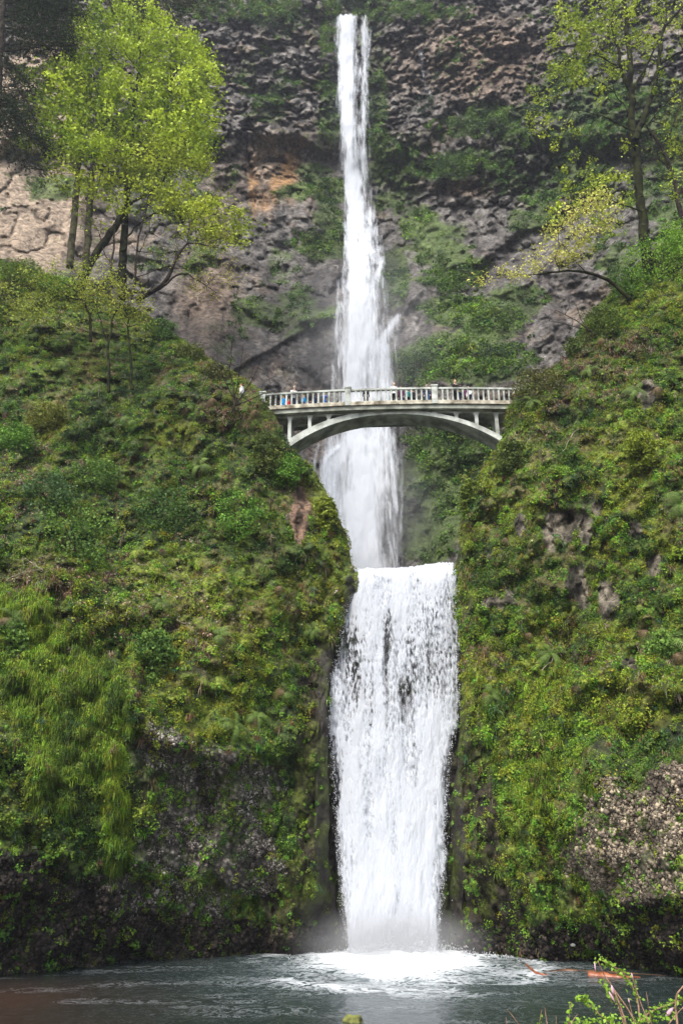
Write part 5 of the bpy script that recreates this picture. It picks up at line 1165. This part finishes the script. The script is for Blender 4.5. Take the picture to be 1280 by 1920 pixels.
conifer('conifer_tree', 'dark drooping conifer at the upper left edge of the picture', None, [(-30, 640), (-20, 420), (-8, 250), (0, 120), (8, -30), (14, -140)], 54, .5, .22,
        cbr(4, 60, 110, 10, (-110, -80, -55, -30, 0, 25)) + [[(0, 95), (50, 92), (100, 82), (145, 78)], [(0, 110), (25, 150), (60, 210), (85, 270)], [(-2, 150), (20, 200), (40, 240), (50, 250)], [(-5, 200), (30, 225), (60, 255), (90, 275)], [(-5, 130), (-40, 170), (-70, 200), (-90, 250)], [(-5, 190), (20, 260), (40, 300), (80, 320)]] + cbr(4, 60, -110, 30, (-90, -50, -10, 40)) + cbr(6, -20, 150, 30, (0, 20)) + cbr(4, 40, 130, 30, (-60, -40, -20, 0, 15)) + [[(0, 100), (30, 130), (50, 150), (60, 160)], [(0, 170), (20, 190), (34, 215), (40, 235)]], n=46)
conifer('conifer_tree', 'tall pale trunked conifer behind the maple, left of the pair', None, [(131, 500), (138, 420), (146, 330), (158, 200), (166, 40), (172, -150)], 61, .36, .2, cbr(166, 20, 120, 26, (-120, -90, -60, -25, 0)) + cbr(166, 20, -120, 26, (-120, -90, -60, -25, 0)) + [[(170, -60), (240, -50), (320, -10), (372, 22)], [(170, -80), (260, -70), (330, -30), (385, -6)], [(170, -40), (220, -20), (290, 10), (350, 45)], [(170, -30), (220, -40), (300, -20), (360, 5)], [(170, -60), (240, -30), (310, 10), (350, 60)], [(170, -50), (230, -45), (320, -10), (384, 10)]], M_BARK_PALE, n=40)
conifer('conifer_tree', 'tall pale trunked conifer behind the maple, right of the pair', None, [(160, 500), (166, 420), (173, 330), (188, 200), (202, 40), (212, -150)], 62.5, .36, .2, cbr(205, -10, 140, 24, (-110, -75, -40, -10)) + cbr(200, 0, -100, 26, (-100, -60, -20)), M_BARK_PALE, n=26)
# conifers on the rim at the top of the fall
for u, v, h, lb in ((655, 30, 44, 'small dark conifer on the rim just right of the notch of sky'), (688, 30, 50, 'small dark conifer on the rim between the fall top and the right wall')):
    conifer('rim_conifer', lb, None, [(u, v), (u + 1, v - h * .5), (u + 2, v - h)], 114, .25, .06, [[(u + 1, v - q), (u + s * 7, v - q - 1), (u + s * 11, v - q + 2), (u + s * 14, v - q + 5)] for q in range(2, h, 5) for s in (-1, 1)], n=14, size=.3)

# right-hand trees
yR = 50.0
T = Tree(at(1213, 500, yR))
T.limb(P3([(1214, 510), (1209, 460), (1203, 400), (1197, 340), (1189, 280), (1184, 220), (1182, 150), (1178, 80), (1170, 0), (1168, -60)], yR), .44, .16, .05)
T.limb(P3([(1190, 262), (1208, 215), (1224, 170), (1236, 120), (1238, 60), (1262, 30), (1290, 0)], yR - .5), .28, .10, .05, True)
T.limb(P3([(1238, 118), (1262, 100), (1290, 95), (1320, 80)], yR - .5), .12, .05, .05, True)
T.limb(P3([(1184, 175), (1200, 140), (1225, 100), (1236, 60)], yR), .12, .05, .05, True)
T.limb(P3([(1182, 170), (1165, 140), (1160, 90), (1145, 50), (1150, 0)], yR), .20, .08, .05, True)
T.limb(P3([(1182, 140), (1150, 115), (1110, 100), (1080, 95)], yR), .07, .03, .06, True)
T.limb(P3([(1189, 245), (1150, 225), (1110, 212), (1060, 200)], yR - .5), .08, .02, .06, True)
T.limb(P3([(1187, 230), (1165, 190), (1140, 160), (1100, 140)], yR + .5), .07, .02, .06, True)
T.limb(P3([(1190, 275), (1165, 262), (1140, 262), (1120, 290)], yR - .5), .07, .02, .05, True)
T.limb(P3([(1200, 395), (1160, 385), (1130, 360), (1100, 350)], yR - .6), .06, .02, .05, True)
T.limb(P3([(1212, 235), (1250, 190), (1290, 150)], yR - .5), .06, .02, .05, True)
C = pts_in([(1110, 30, 85, 45), (1060, 90, 45, 60), (1150, 70, 70, 60, .8), (1050, 140, 35, 40), (1015, 215, 26, 44), (1110, 150, 60, 40, .7), (1240, 40, 60, 50, .6), (1200, 20, 90, 30), (1090, 60, 60, 40), (1180, 120, 70, 40, .4), (1260, 150, 40, 60, .4), (1000, 170, 16, 30, .6),
            (1100, 330, 50, 40, .8), (1130, 380, 60, 40, .8), (1160, 320, 40, 60, .4), (1080, 390, 50, 30, .7), (1250, 300, 40, 80, .35), (1120, 430, 60, 20, .4), (1080, 260, 60, 40, .25)], 520, yR, 3)
T.twigs(C, .045, .014, .12)
T.build('alder_tree', 'tall slender tree with sparse yellow leaves on the right crest', None, M_BARK_MOSS, foliage(C[::2], 28, .45, .12, (.18, .26, .015), (.42, .50, .05), hang=.25))
T = Tree(at(1290, 470, 52)); T.limb(P3([(1290, 480), (1282, 420), (1268, 360), (1256, 310), (1240, 275), (1215, 240)], 52), .30, .12, .05)
T.limb(P3([(1256, 320), (1230, 290), (1200, 305), (1170, 325)], 52), .08, .03, .05, True); T.limb(P3([(1270, 365), (1300, 330), (1330, 300)], 52), .10, .04, .05, True); T.limb(P3([(1240, 275), (1262, 240), (1276, 180), (1290, 150)], 52), .09, .03, .05, True)
C = pts_in([(1270, 240, 40, 60), (1220, 300, 50, 40, .5), (1290, 380, 30, 60)], 90, 52, 2); T.twigs(C, .025, .008, .1)
T.build('leaning_tree', 'dark leaning tree at the right edge behind the slender one', None, M_BARK, foliage(C, 14, .6, .08, (.12, .16, .02), (.26, .30, .04)))
T = Tree(at(1180, 560, 46.5)); T.limb(P3([(1180, 560), (1155, 535), (1130, 515), (1095, 507), (1050, 506), (1010, 514)], 46.5), .17, .05, .04)
T.limb(P3([(1048, 506), (1048, 495), (1040, 485)], 46.5), .04, .02, .03, True); T.limb(P3([(1010, 514), (960, 518), (905, 522)], 46.5), .03, .012, .05, True); T.limb(P3([(1095, 507), (1060, 470), (1040, 440), (1060, 410)], 46.5), .04, .015, .05, True)
C = pts_in([(1030, 480, 50, 22), (970, 505, 40, 15), (915, 515, 26, 12, .9), (1060, 440, 40, 40), (1100, 400, 50, 40, .8), (1080, 470, 40, 20, .8), (1130, 390, 40, 40, .5)], 210, 46.5, 1.2); T.twigs(C, .018, .006, .06)
T.build('leaning_tree', 'low mossy limb with yellow catkins reaching left from the right crest', None, M_BARK_MOSS, foliage(C, 13, .38, .09, (.34, .35, .06), (.60, .58, .14), hang=.35))
slim('bare_shrub', 'bare twiggy shrub below the low limb on the right crest', None, [(1110, 625), (1085, 600), (1060, 590), (1040, 580)], 45.5, .05, .015, [([(1100, 615), (1085, 580), (1070, 555)], .03, .01), ([(1110, 620), (1060, 612), (1030, 600)], .03, .01)], [(1060, 590, 45, 35), (1080, 560, 30, 30)], 60, 0, 1, .1, YL, YH, M_BARK, dy=.7, twr=.018, cat='shrub')

# ------------------------------------------------------------------ shrubs
def shrub(u, v, ru, rv, S, lo, hi, label, group=None, size=.06, n=90, nl=26, name='leafy_shrub', lift=.3, dy=.9):
    p, nn = surf(S, u, v + rv * .6) if S is not None else (at(u, v + rv, 110), None)
    y = p[1]; T = Tree(p); sc = np.linalg.norm(at(u + ru, v, y) - at(u, v, y))
    c = at(u, v, y - lift)
    for k in range(5): T.limb([p, (p + c) / 2 + RNG.normal(size=3) * .1 * sc, c + RNG.normal(size=3) * .35 * sc], .03, .012, .02, None, n=5)
    C = pts_in([(u, v, ru, rv)], n, y - lift, dy * sc * .8)
    T.twigs(C, .014, .005, .04, .4)
    lv = foliage(C, nl, .26 * sc, size * 1.3, lo, hi, grp=.8)
    return T.build(name, label, group, M_BARK, lv, cat='shrub', crown='foliage', trunk='stems', sides=4)
GL, GH = (.06, .14, .015), (.16, .32, .04)
BL_, BH = (.045, .10, .015), (.15, .26, .04)
for a in [
 (140, 1000, 70, 62, SL, BL_, BH, 'large rounded green shrub on the left slope, biggest of the slope shrubs'),
 (90, 930, 45, 40, SL, BL_, (.075, .14, .05), 'dull green shrub just above the largest shrub on the left slope'),
 (450, 965, 44, 46, SL, GL, GH, 'vivid green shrub nearest the gorge, left of the earth scar'),
 (300, 960, 62, 42, SL, (.03, .075, .015), (.075, .15, .03), 'dark leafy shrub in the middle of the left slope'),
 (180, 890, 45, 26, SL, BL_, BH, 'flat spreading shrub above the middle of the left slope'),
 (30, 820, 36, 30, SL, GL, GH, 'green shrub at the left edge of the slope, highest of the slope shrubs'),
 (90, 780, 34, 26, SL, (.10, .12, .015), (.2, .2, .03), 'yellowish mossy shrub high on the left slope'),
 (290, 1235, 40, 50, SL, BL_, BH, 'grey green shrub hanging above the cobbled rock on the left cliff'),
 (20, 1200, 26, 40, SL, BL_, BH, 'hanging grey green shrub at the left edge beside the long grass'),
 (540, 880, 34, 30, SL, GL, GH, 'green shrub under the left foot of the arch'),
 (500, 850, 26, 36, SL, (.06, .09, .015), (.13, .16, .03), 'olive shrub tucked below the left bridge end'),
 (1235, 492, 60, 50, SR, (.10, .22, .015), (.24, .42, .04), 'bright green shrub at the foot of the slender right tree'),
 (1180, 530, 40, 34, SR, (.05, .12, .015), (.11, .20, .03), 'green shrub left of the bright one on the right crest'),
 (1272, 450, 40, 42, SR, (.10, .22, .015), (.24, .42, .04), 'bright green shrub at the right edge below the leaning trunk'),
 (1130, 600, 34, 28, SR, (.06, .10, .015), (.13, .18, .03), 'olive green shrub on the shoulder of the right crest'),
 (1010, 720, 44, 30, SR, (.06, .07, .02), (.14, .14, .035), 'brownish green shrub over the right bridge end'),
 (960, 860, 30, 30, SR, (.05, .08, .015), (.12, .16, .03), 'olive shrub under the right foot of the arch'),
 (1250, 1210, 40, 26, SR, BL_, BH, 'bushy green plant beside the large fern at the right edge'),
 (40, 508, 40, 20, SL, (.06, .12, .015), (.19, .27, .03), 'low yellow green shrub on the left crest at the edge of the picture'),
 (110, 535, 40, 18, SL, GL, GH, 'green shrub on the left crest between the small yellow tree and the conifer trunks'),
 (300, 618, 28, 18, SL, (.03, .08, .015), (.09, .17, .03), 'dark shrub on the left crest below the leaning tree'),
 (352, 662, 26, 16, SL, (.06, .08, .015), (.14, .17, .03), 'olive shrub on the left crest halfway down to the bridge'),
 (402, 700, 26, 18, SL, (.05, .06, .02), (.12, .12, .03), 'brownish shrub on the left crest just above the path'),
 (610, 960, 18, 30, SL, (.09, .12, .01), (.22, .27, .025), 'mossy yellow shrub on the gorge edge right of the earth scar'),
 (1085, 650, 26, 18, SR, (.05, .08, .015), (.14, .17, .03), 'olive shrub on the right crest above the brown ferns'),
 (880, 930, 18, 30, SR, (.07, .11, .01), (.20, .26, .03), 'mossy shrub on the right gorge edge below the arch foot'),
 (1200, 840, 26, 34, SR, (.11, .15, .01), (.27, .33, .03), 'yellow green moss covered shrub high on the right cliff')]: shrub(*a)
def fallen(u, v, du, dv, S, r, label):
    p, nn = surf(S, u, v); q = surf(S, u + du, v + dv)[0]; T = Tree(p); a = p + nn * .25; b = q + nn * .25; m = (a + b) / 2 + nn * .2
    T.limb([a, m, b], r, r * .4, .04, None, n=9)
    for k in range(5):
        t = RNG.uniform(.2, .9); c = a + (b - a) * t + nn * .1; T.limb([c, c + RNG.normal(size=3) * .35 + nn * .3, c + RNG.normal(size=3) * .6 + nn * .35], r * .4, r * .12, .02, True, n=5)
    T.build('fallen_branch', label, None, M_DEADWOOD, None, cat='branch')
M_DEADWOOD = mat_plain('dead_wood', (.12, .09, .065), .9, .2, .4, 4.0, (.26, .21, .16))
for a in [(10, 1098, 60, -22, SL, .035, 'grey fallen branch at the left edge above the long grass'), (60, 1060, 50, 40, SL, .025, 'thin tangled dead branch below the large left shrub'), (330, 1160, 40, 30, SL, .02, 'thin dead branch lying on the tan litter'),
          (220, 1000, -60, 40, SL, .02, 'dead twig lying across the foot of the large left shrub'), (1060, 850, 40, -50, SR, .025, 'dead branch caught on the right cliff near the bridge end'), (1010, 1255, 40, -60, SR, .02, 'dead stem lying below the bare rock on the right cliff')]: fallen(*a)
def far_shrub(u, v, ru, rv, lo, hi, label):
    p, nn = surf(SB, u, v); y = p[1] - .5; T = Tree(p); sc = np.linalg.norm(at(u + ru, v, y) - at(u, v, y)); c = at(u, v, y)
    for k in range(3): T.limb([p + np.array([0, 0, -sc]), c + RNG.normal(size=3) * .3 * sc], .08, .03, .02, None, n=4)
    C = pts_in([(u, v, ru, rv)], 36, y, sc * .7); T.twigs(C, .03, .012, .05, 1.0)
    T.build('cliff_shrub', label, None, M_BARK, foliage(C, 22, .4 * sc, .13, lo, hi, grp=1.5), cat='shrub', crown='foliage', trunk='stems', sides=4)
DG, DH = (.02, .045, .022), (.045, .085, .04)
for a in [(800, 202, 21, 22, DG, DH, 'round dark shrub on the cliff just below the trickle'), (497, 38, 22, 20, DG, DH, 'dark shrub high on the cliff, left of the tall fall near the top'), (620, 205, 14, 30, DG, DH, 'dark shrub clinging to the wall left of the upper fall'),
          (905, 228, 40, 16, (.03, .07, .02), (.07, .13, .035), 'broad green shrub on the cliff ledge far right of the upper fall'), (850, 305, 34, 14, (.03, .07, .02), (.06, .11, .03), 'green shrub on the lower ledge below the broad one'),
          (785, 690, 34, 24, DG, (.04, .09, .03), 'dark leafy shrub behind the bridge just right of the fall'), (930, 660, 34, 12, DG, (.05, .10, .03), 'low dark shrub behind the right end of the bridge')]: far_shrub(*a)

# ------------------------------------------------------------------ ferns
def fern_mesh(seed, nf, L, dead=0):
    rg = np.random.default_rng(seed); V = []; F = []; C = []
    for k in range(nf):
        th = 2 * math.pi * k / nf + rg.normal() * .25; ln = L * rg.uniform(.75, 1.1); isd = k < dead
        el0 = rg.uniform(.25, 1.0) if not isd else -.3; N_ = 11; p = np.zeros(3); el = el0
        g = np.array([.17, .115, .06]) * rg.uniform(.6, 1.3) if isd else np.array([.11, .17, .035]) * rg.uniform(.6, 1.5)
        for q in range(N_):
            d = np.array([math.cos(th) * math.cos(el), math.sin(th) * math.cos(el), math.sin(el)]); nx = p + d * ln / N_; t = (q + .5) / N_
            w_ = .13 * L * (math.sin(math.pi * min(1, .12 + t * .9)) ** .7) * (1.0 if t < .9 else .5)
            s = np.array([-math.sin(th), math.cos(th), 0]); s2 = s * w_; dw = np.array([0, 0, -.25 * w_])
            for sg in (-1, 1):
                for h in (0.05, .55):
                    a = p + (nx - p) * h; b = p + (nx - p) * (h + .28); k0 = len(V); tip = a + (nx - p) * .55 + sg * s2 + dw
                    V += [a, b, tip + d * .006, tip - d * .006]; F.append((k0, k0 + 1, k0 + 2, k0 + 3)); C += [g * rg.uniform(.8, 1.2)] * 4
            p = nx; el -= (.20 if not isd else .12) + .05 * rg.random(); el = max(el, -1.45)
    o = mesh_np('fronds', np.array(V), np.array(F), M_LEAF, None, np.array(C)); me = o.data; bpy.data.objects.remove(o); return me
FERNS = [fern_mesh(s, nf, 1.0, dd) for s, nf, dd in ((1, 11, 0), (2, 13, 2), (3, 10, 3), (4, 12, 1))]
FERN_DEAD = fern_mesh(9, 12, 1.0, 12)
def fern(u, v, S, size, label, group, dead=False, k=None):
    p, nn = surf(S, u, v); n = Vector(unit(nn * 1.3 + np.array([0, -.2, .45]) + RNG.normal(size=3) * .2))
    size *= (.85 if dead else 1.3) * random.uniform(.85, 1.15); root = empty('fern', p + nn * .38 + np.array([0, -.1, .1])); tag(root, label, 'fern', group)
    root.rotation_mode = 'QUATERNION'; root.rotation_quaternion = n.to_track_quat('Z', 'Y') @ Matrix.Rotation(random.uniform(0, 6.28), 3, 'Z').to_quaternion()
    me = FERN_DEAD if dead else FERNS[(k if k is not None else random.randrange(4))]
    o = bpy.data.objects.new('fronds', me); COL.objects.link(o); o.parent = root; o.scale = (size,) * 3
groups = [
 (SR, 'ferns', [(1255, 1215, 1.5, 'largest fern, at the right edge beside the lower cliff bulge'), (1125, 590, 1.1, 'grey green fern on the crest right of the bare twiggy shrub'), (1090, 655, .9, 'fern on the brown crest above the bridge end'),
   (1190, 745, 1.1, 'grey green fern on the right cliff level with the railing'), (1110, 705, .9, 'fern with brown skirt between crest and bridge level'), (1265, 950, 1.1, 'drooping fern with brown skirt at the right edge'),
   (1030, 1240, 1.0, 'dark fern in the middle of the right cliff below the bare rock'), (925, 1310, .8, 'bright fern near the lower fall on the right cliff'), (1240, 600, .9, 'fern near the right edge high on the crest'),
   (1205, 830, .8, 'fern beside the tallest yellow moss pad'), (1000, 760, .8, 'small fern beside the right bridge end')], False),
 (SR, 'dead ferns', [(1205, 1195, .9, 'tan dead fern above the lower right bulge'), (952, 1020, .6, 'rusty dead fern left of the bare rock'), (1068, 1035, .6, 'rusty dead fern under the bare rock columns'), (990, 1200, .7, 'tan dead fern near the middle of the right cliff'), (915, 1225, .8, 'brown dead fern near the edge of the lower fall'),
   (1270, 1240, .9, 'rusty dead fronds under the largest fern'), (1060, 690, .8, 'brown dead fern over the bridge end'), (1230, 740, .9, 'long brown dead fern right of the bridge level fern'), (1130, 645, .9, 'brown dead fern on the right crest')], True),
 (SL, 'ferns', [(267, 835, 1.2, 'pale upright fern in the middle of the upper left slope'), (120, 690, .8, 'fern on the upper left slope beside the yellow moss'), (240, 800, .9, 'fern just left of the pale upright fern'), (380, 880, 1.0, 'fern between the pale fern and the vivid shrub'),
   (350, 770, .8, 'fern right of the two mossy stems'), (590, 1190, .8, 'fern near the lip of the lower fall'), (300, 1140, .7, 'fern on the tan litter of the left slope'), (430, 1370, .9, 'fern hanging above the cobbled patch, left one'), (480, 1360, .9, 'fern hanging above the cobbled patch, right one'),
   (530, 1300, .8, 'fern between the lower fall and the cobbled patch'), (15, 1170, 1.1, 'fern at the left edge above the long grass'), (420, 1200, .7, 'fern in the grassy slope right of centre'), (60, 640, .8, 'fern under the small yellow leaved tree')], False),
 (SL, 'dead ferns', [(560, 905, .8, 'rusty dead fern above the earth scar'), (480, 780, .9, 'brown dead fern hanging by the left bridge end'), (250, 860, .8, 'dead fern beneath the pale upright fern'), (150, 1110, 1.0, 'dark dead fern below the largest shrub'), (520, 1110, .8, 'brown dead fern near the lip'), (400, 760, .9, 'brown dead fern on the slope left of the bridge')], True)]
for S, g, L, dead in groups:
    for u, v, sz, lb in L: fern(u, v, S, sz, lb, None, dead)

# ------------------------------------------------------------------ pool edge things, foreground
def rock_mesh(name, loc, sc, seed, mat, label):
    bm = bmesh.new(); bmesh.ops.create_icosphere(bm, subdivisions=4, radius=1); me = bpy.data.meshes.new(name)
    P = np.array([v.co for v in bm.verts]); f = 1 + (fbm(P + seed, 1.2, seed, 3) - .5) * .9 + (worley(P + seed, .8, seed)[2] - .5) * .2
    for v, k in zip(bm.verts, f): v.co *= k
    bm.to_mesh(me); bm.free(); o = link(name, me, mat, smooth=True); o.location = loc; o.scale = sc; tag(o, label, 'rock'); return o
M_BOULDER = mat_plain('boulder', (.05, .05, .02), .85, .3, .4, 3.0, (.13, .14, .03), bump=.6)
wp = lambda u, v, z=0.0: (lambda r: r * ((z - CAM_Z) / r[2]) + np.array([0, 0, CAM_Z]))(rays(u, v))
rock_mesh('boulder', wp(662, 1921, -.05), (.30, .25, .22), 3, M_BOULDER, 'small mossy rock poking out of the pool below the fall')
p = surf(SR, 1071, 1772)[0]; rock_mesh('pale_stone', p + np.array([0, -.15, 0]), (.11, .08, .07), 5, mat_plain('pale_stone', (.55, .55, .52), .7), 'small white stone at the dark foot of the right cliff')
M_LOG = mat_plain('wet_orange_wood', (.13, .028, .010), .45, .5, .35, 2.2, (.22, .07, .025), bump=.3)
M_LOGD = mat_plain('sodden_wood', (.05, .022, .012), .5, .5, .3, 2.2, (.10, .045, .02), bump=.3)
def log(name, pts, rad, mat, label, end=None):
    g = MB(); P = [wp(u, v, z) for u, v, z in pts]; base = P[0]
    # resample and roughen
    t = np.linspace(0, len(P) - 1, 26); Q = np.stack([np.interp(t, np.arange(len(P)), np.array(P)[:, k]) for k in range(3)], -1); R = np.interp(t, np.arange(len(P)), rad) * (1 + .12 * np.sin(t * 7))
    Q[1:-1] = (Q[:-2] + 2 * Q[1:-1] + Q[2:]) / 4
    g.tube([q - base for q in Q], list(R), 12); o = g.build(name, mat, None, True); o.location = base; tag(o, label, 'log'); return o
log('floating_log', [(1103, 1831, -.02), (1130, 1833, -.03), (1160, 1836, -.05), (1200, 1838, -.09)], [.16, .17, .15, .10], M_LOG, 'thick orange log floating at the foot of the right cliff')
log('floating_log', [(1010, 1826, -.05), (1060, 1822, -.04), (1110, 1826, -.06), (1170, 1829, -.08), (1250, 1836, -.1)], [.05, .09, .11, .12, .10], M_LOGD, 'long dark sodden log half sunk behind the orange one')
log('driftwood_branch', [(985, 1808, .05), (994, 1817, .04), (1005, 1826, .02), (1020, 1830, 0), (1032, 1832, -.05)], [.03, .05, .06, .06, .03], M_LOG, 'bent orange branch floating left of the orange log')
# near shrub in the lower right corner
M_TWIG = mat_plain('twig', (.16, .085, .05), .7, .3, .3, 30.0, (.28, .17, .11))
M_PUR = mat_plain('catkin', (.45, .28, .33), .6, .3, .2, 40.0)
def near_shrub(name, label, stems, leaves_on, y, tips=()):
    base = np.array([wpn(stems[0][0][0][0], 1985, y)[0], y, 2.25]); root = empty(name, base); tag(root, label, 'shrub')
    segs = []; LV = []; LC = []
    for st, r in stems:
        P = [wpn(u, v, y + dy) for u, v, dy in st]; P = [base + np.array([0, 0, -.05]), base * .5 + .5 * P[0]] + P
        t = np.linspace(0, len(P) - 1, 5 * len(P)); Q = np.stack([np.interp(t, np.arange(len(P)), np.array(P)[:, k]) for k in range(3)], -1); Q[1:-1] = (Q[:-2] + 2 * Q[1:-1] + Q[2:]) / 4
        R = np.linspace(r, r * .45, len(Q))
        for a in range(len(Q) - 1): segs.append((Q[a], Q[a + 1], R[a], R[a + 1]))
    V, F = tubes_np(segs, 6); mesh_np('stems', V - base, F, M_TWIG, root, smooth=True)
    for st, dens, size in leaves_on:
        P = np.array([wpn(u, v, y + dy) for u, v, dy in st]); n = int(dens); t = RNG.random(n) * (len(P) - 1)
        C = np.stack([np.interp(t, np.arange(len(P)), P[:, k]) for k in range(3)], -1) + RNG.normal(size=(n, 3)) * .012
        nn = unit(RNG.normal(size=(n, 3)) * .8 + np.array([0, -.5, .6])); LV.append(leaf_quads(C, nn, size * RNG.uniform(.5, 1.2, n), .75)); c = mix(np.array([.14, .26, .02]), np.array([.26, .42, .05]), RNG.random((n, 1))); LC.append(np.repeat(c, 4, 0))
    LV = np.concatenate(LV); mesh_np('leaves', LV - base, quadsF(len(LV) // 4), M_LEAF, root, np.concatenate(LC))
    for (u0, v0, u1, v1, r) in tips:
        a, b = wpn(u0, v0, y), wpn(u1, v1, y); g = MB(); g.tube([a - base, a + (b - a) * .35 - base, a + (b - a) * .7 - base, b - base], [r * .4, r, r * .9, r * .2], 8); g.build('bud', M_PUR, root, True)
wpn = lambda u, v, y: at(u, v, y)
A1 = [(1195, 1925, 0), (1175, 1890, 0), (1150, 1855, 0), (1130, 1825, 0), (1120, 1802, 0)]
A2 = [(1200, 1925, 0), (1196, 1880, .1), (1183, 1845, .1), (1165, 1822, .1), (1140, 1808, .1), (1122, 1799, .1)]
A3 = [(1150, 1925, 0), (1120, 1900, 0), (1100, 1880, 0), (1085, 1870, 0)]
A4 = [(1190, 1925, 0), (1215, 1900, 0), (1250, 1885, 0), (1290, 1872, 0)]
A5 = [(1066, 1925, 0), (1067, 1900, 0), (1071, 1880, 0)]
near_shrub('leafing_shrub', 'near twiggy shrub with small fresh green leaves at the lower right corner',
    [(A2, .006), (A1, .005), (A3, .004), (A4, .005), (A5, .004), ([(1170, 1925, 0), (1160, 1890, 0), (1145, 1860, 0)], .004), ([(1010, 1925, 0), (1015, 1895, 0)], .003)],
    [(A2[1:], 130, .011), (A3, 110, .012), (A4, 120, .012), (A5, 24, .012), ([(1130, 1838, 0), (1145, 1870, 0), (1160, 1885, 0)], 50, .013), ([(1080, 1925, 0), (1140, 1905, 0), (1200, 1915, 0), (1260, 1905, 0)], 130, .012), ([(1080, 1915, 0), (1096, 1915, 0)], 14, .011), ([(1010, 1925, 0), (1015, 1912, 0)], 12, .010)], 5.0, ((1248, 1906, 1262, 1890, .011),))
near_shrub('bare_canes', 'near bare reddish canes with pointed buds in front of the pool, lower right',
    [([(1218, 1925, 0), (1200, 1880, 0), (1184, 1830, 0), (1183, 1824, 0)], .004), ([(1175, 1925, 0), (1160, 1880, 0), (1147, 1850, 0)], .007), ([(1222, 1925, 0), (1216, 1890, 0), (1211, 1860, 0)], .003), ([(1190, 1925, 0), (1184, 1900, 0), (1178, 1875, 0)], .003), ([(1270, 1925, 0), (1266, 1890, 0), (1268, 1865, 0), (1284, 1846, 0)], .008), ([(1250, 1925, 0), (1270, 1900, 0), (1290, 1880, 0)], .004),
     ([(1026, 1925, 0), (1023, 1905, 0), (1021, 1890, 0)], .003), ([(1043, 1925, 0), (1042, 1905, 0)], .003), ([(975, 1925, 0), (960, 1905, 0), (950, 1894, 0)], .003), ([(1068, 1925, 0), (1075, 1912, 0), (1082, 1903, 0)], .003), ([(950, 1925, 0), (948, 1908, 0)], .003)],
    [([(1180, 1905, 0), (1220, 1915, 0)], 10, .008)], 4.7, ((1150, 1866, 1146, 1848, .008), (1152, 1880, 1141, 1860, .006), (1186, 1836, 1183, 1824, .004), (1116, 1822, 1114, 1804, .004), (1180, 1882, 1177, 1872, .004)))


# ------------------------------------------------------------------ the air in the gorge  #==HAZE
def haze():
    b = MB(); b.box(-1200, 1200, -300, 400, -4, 235)
    m = bpy.data.materials.new('haze'); m.use_nodes = True; nt = m.node_tree; nt.nodes.remove(nt.nodes['Principled BSDF'])
    pv = N(nt, 'ShaderNodeVolumePrincipled'); pv.inputs['Color'].default_value = (.86, .9, 1.0, 1); pv.inputs['Density'].default_value = .0003; pv.inputs['Anisotropy'].default_value = .2
    nt.links.new(pv.outputs[0], nt.nodes['Material Output'].inputs['Volume'])
    o = b.build('haze', m); tag(o, kind='stuff')
haze()
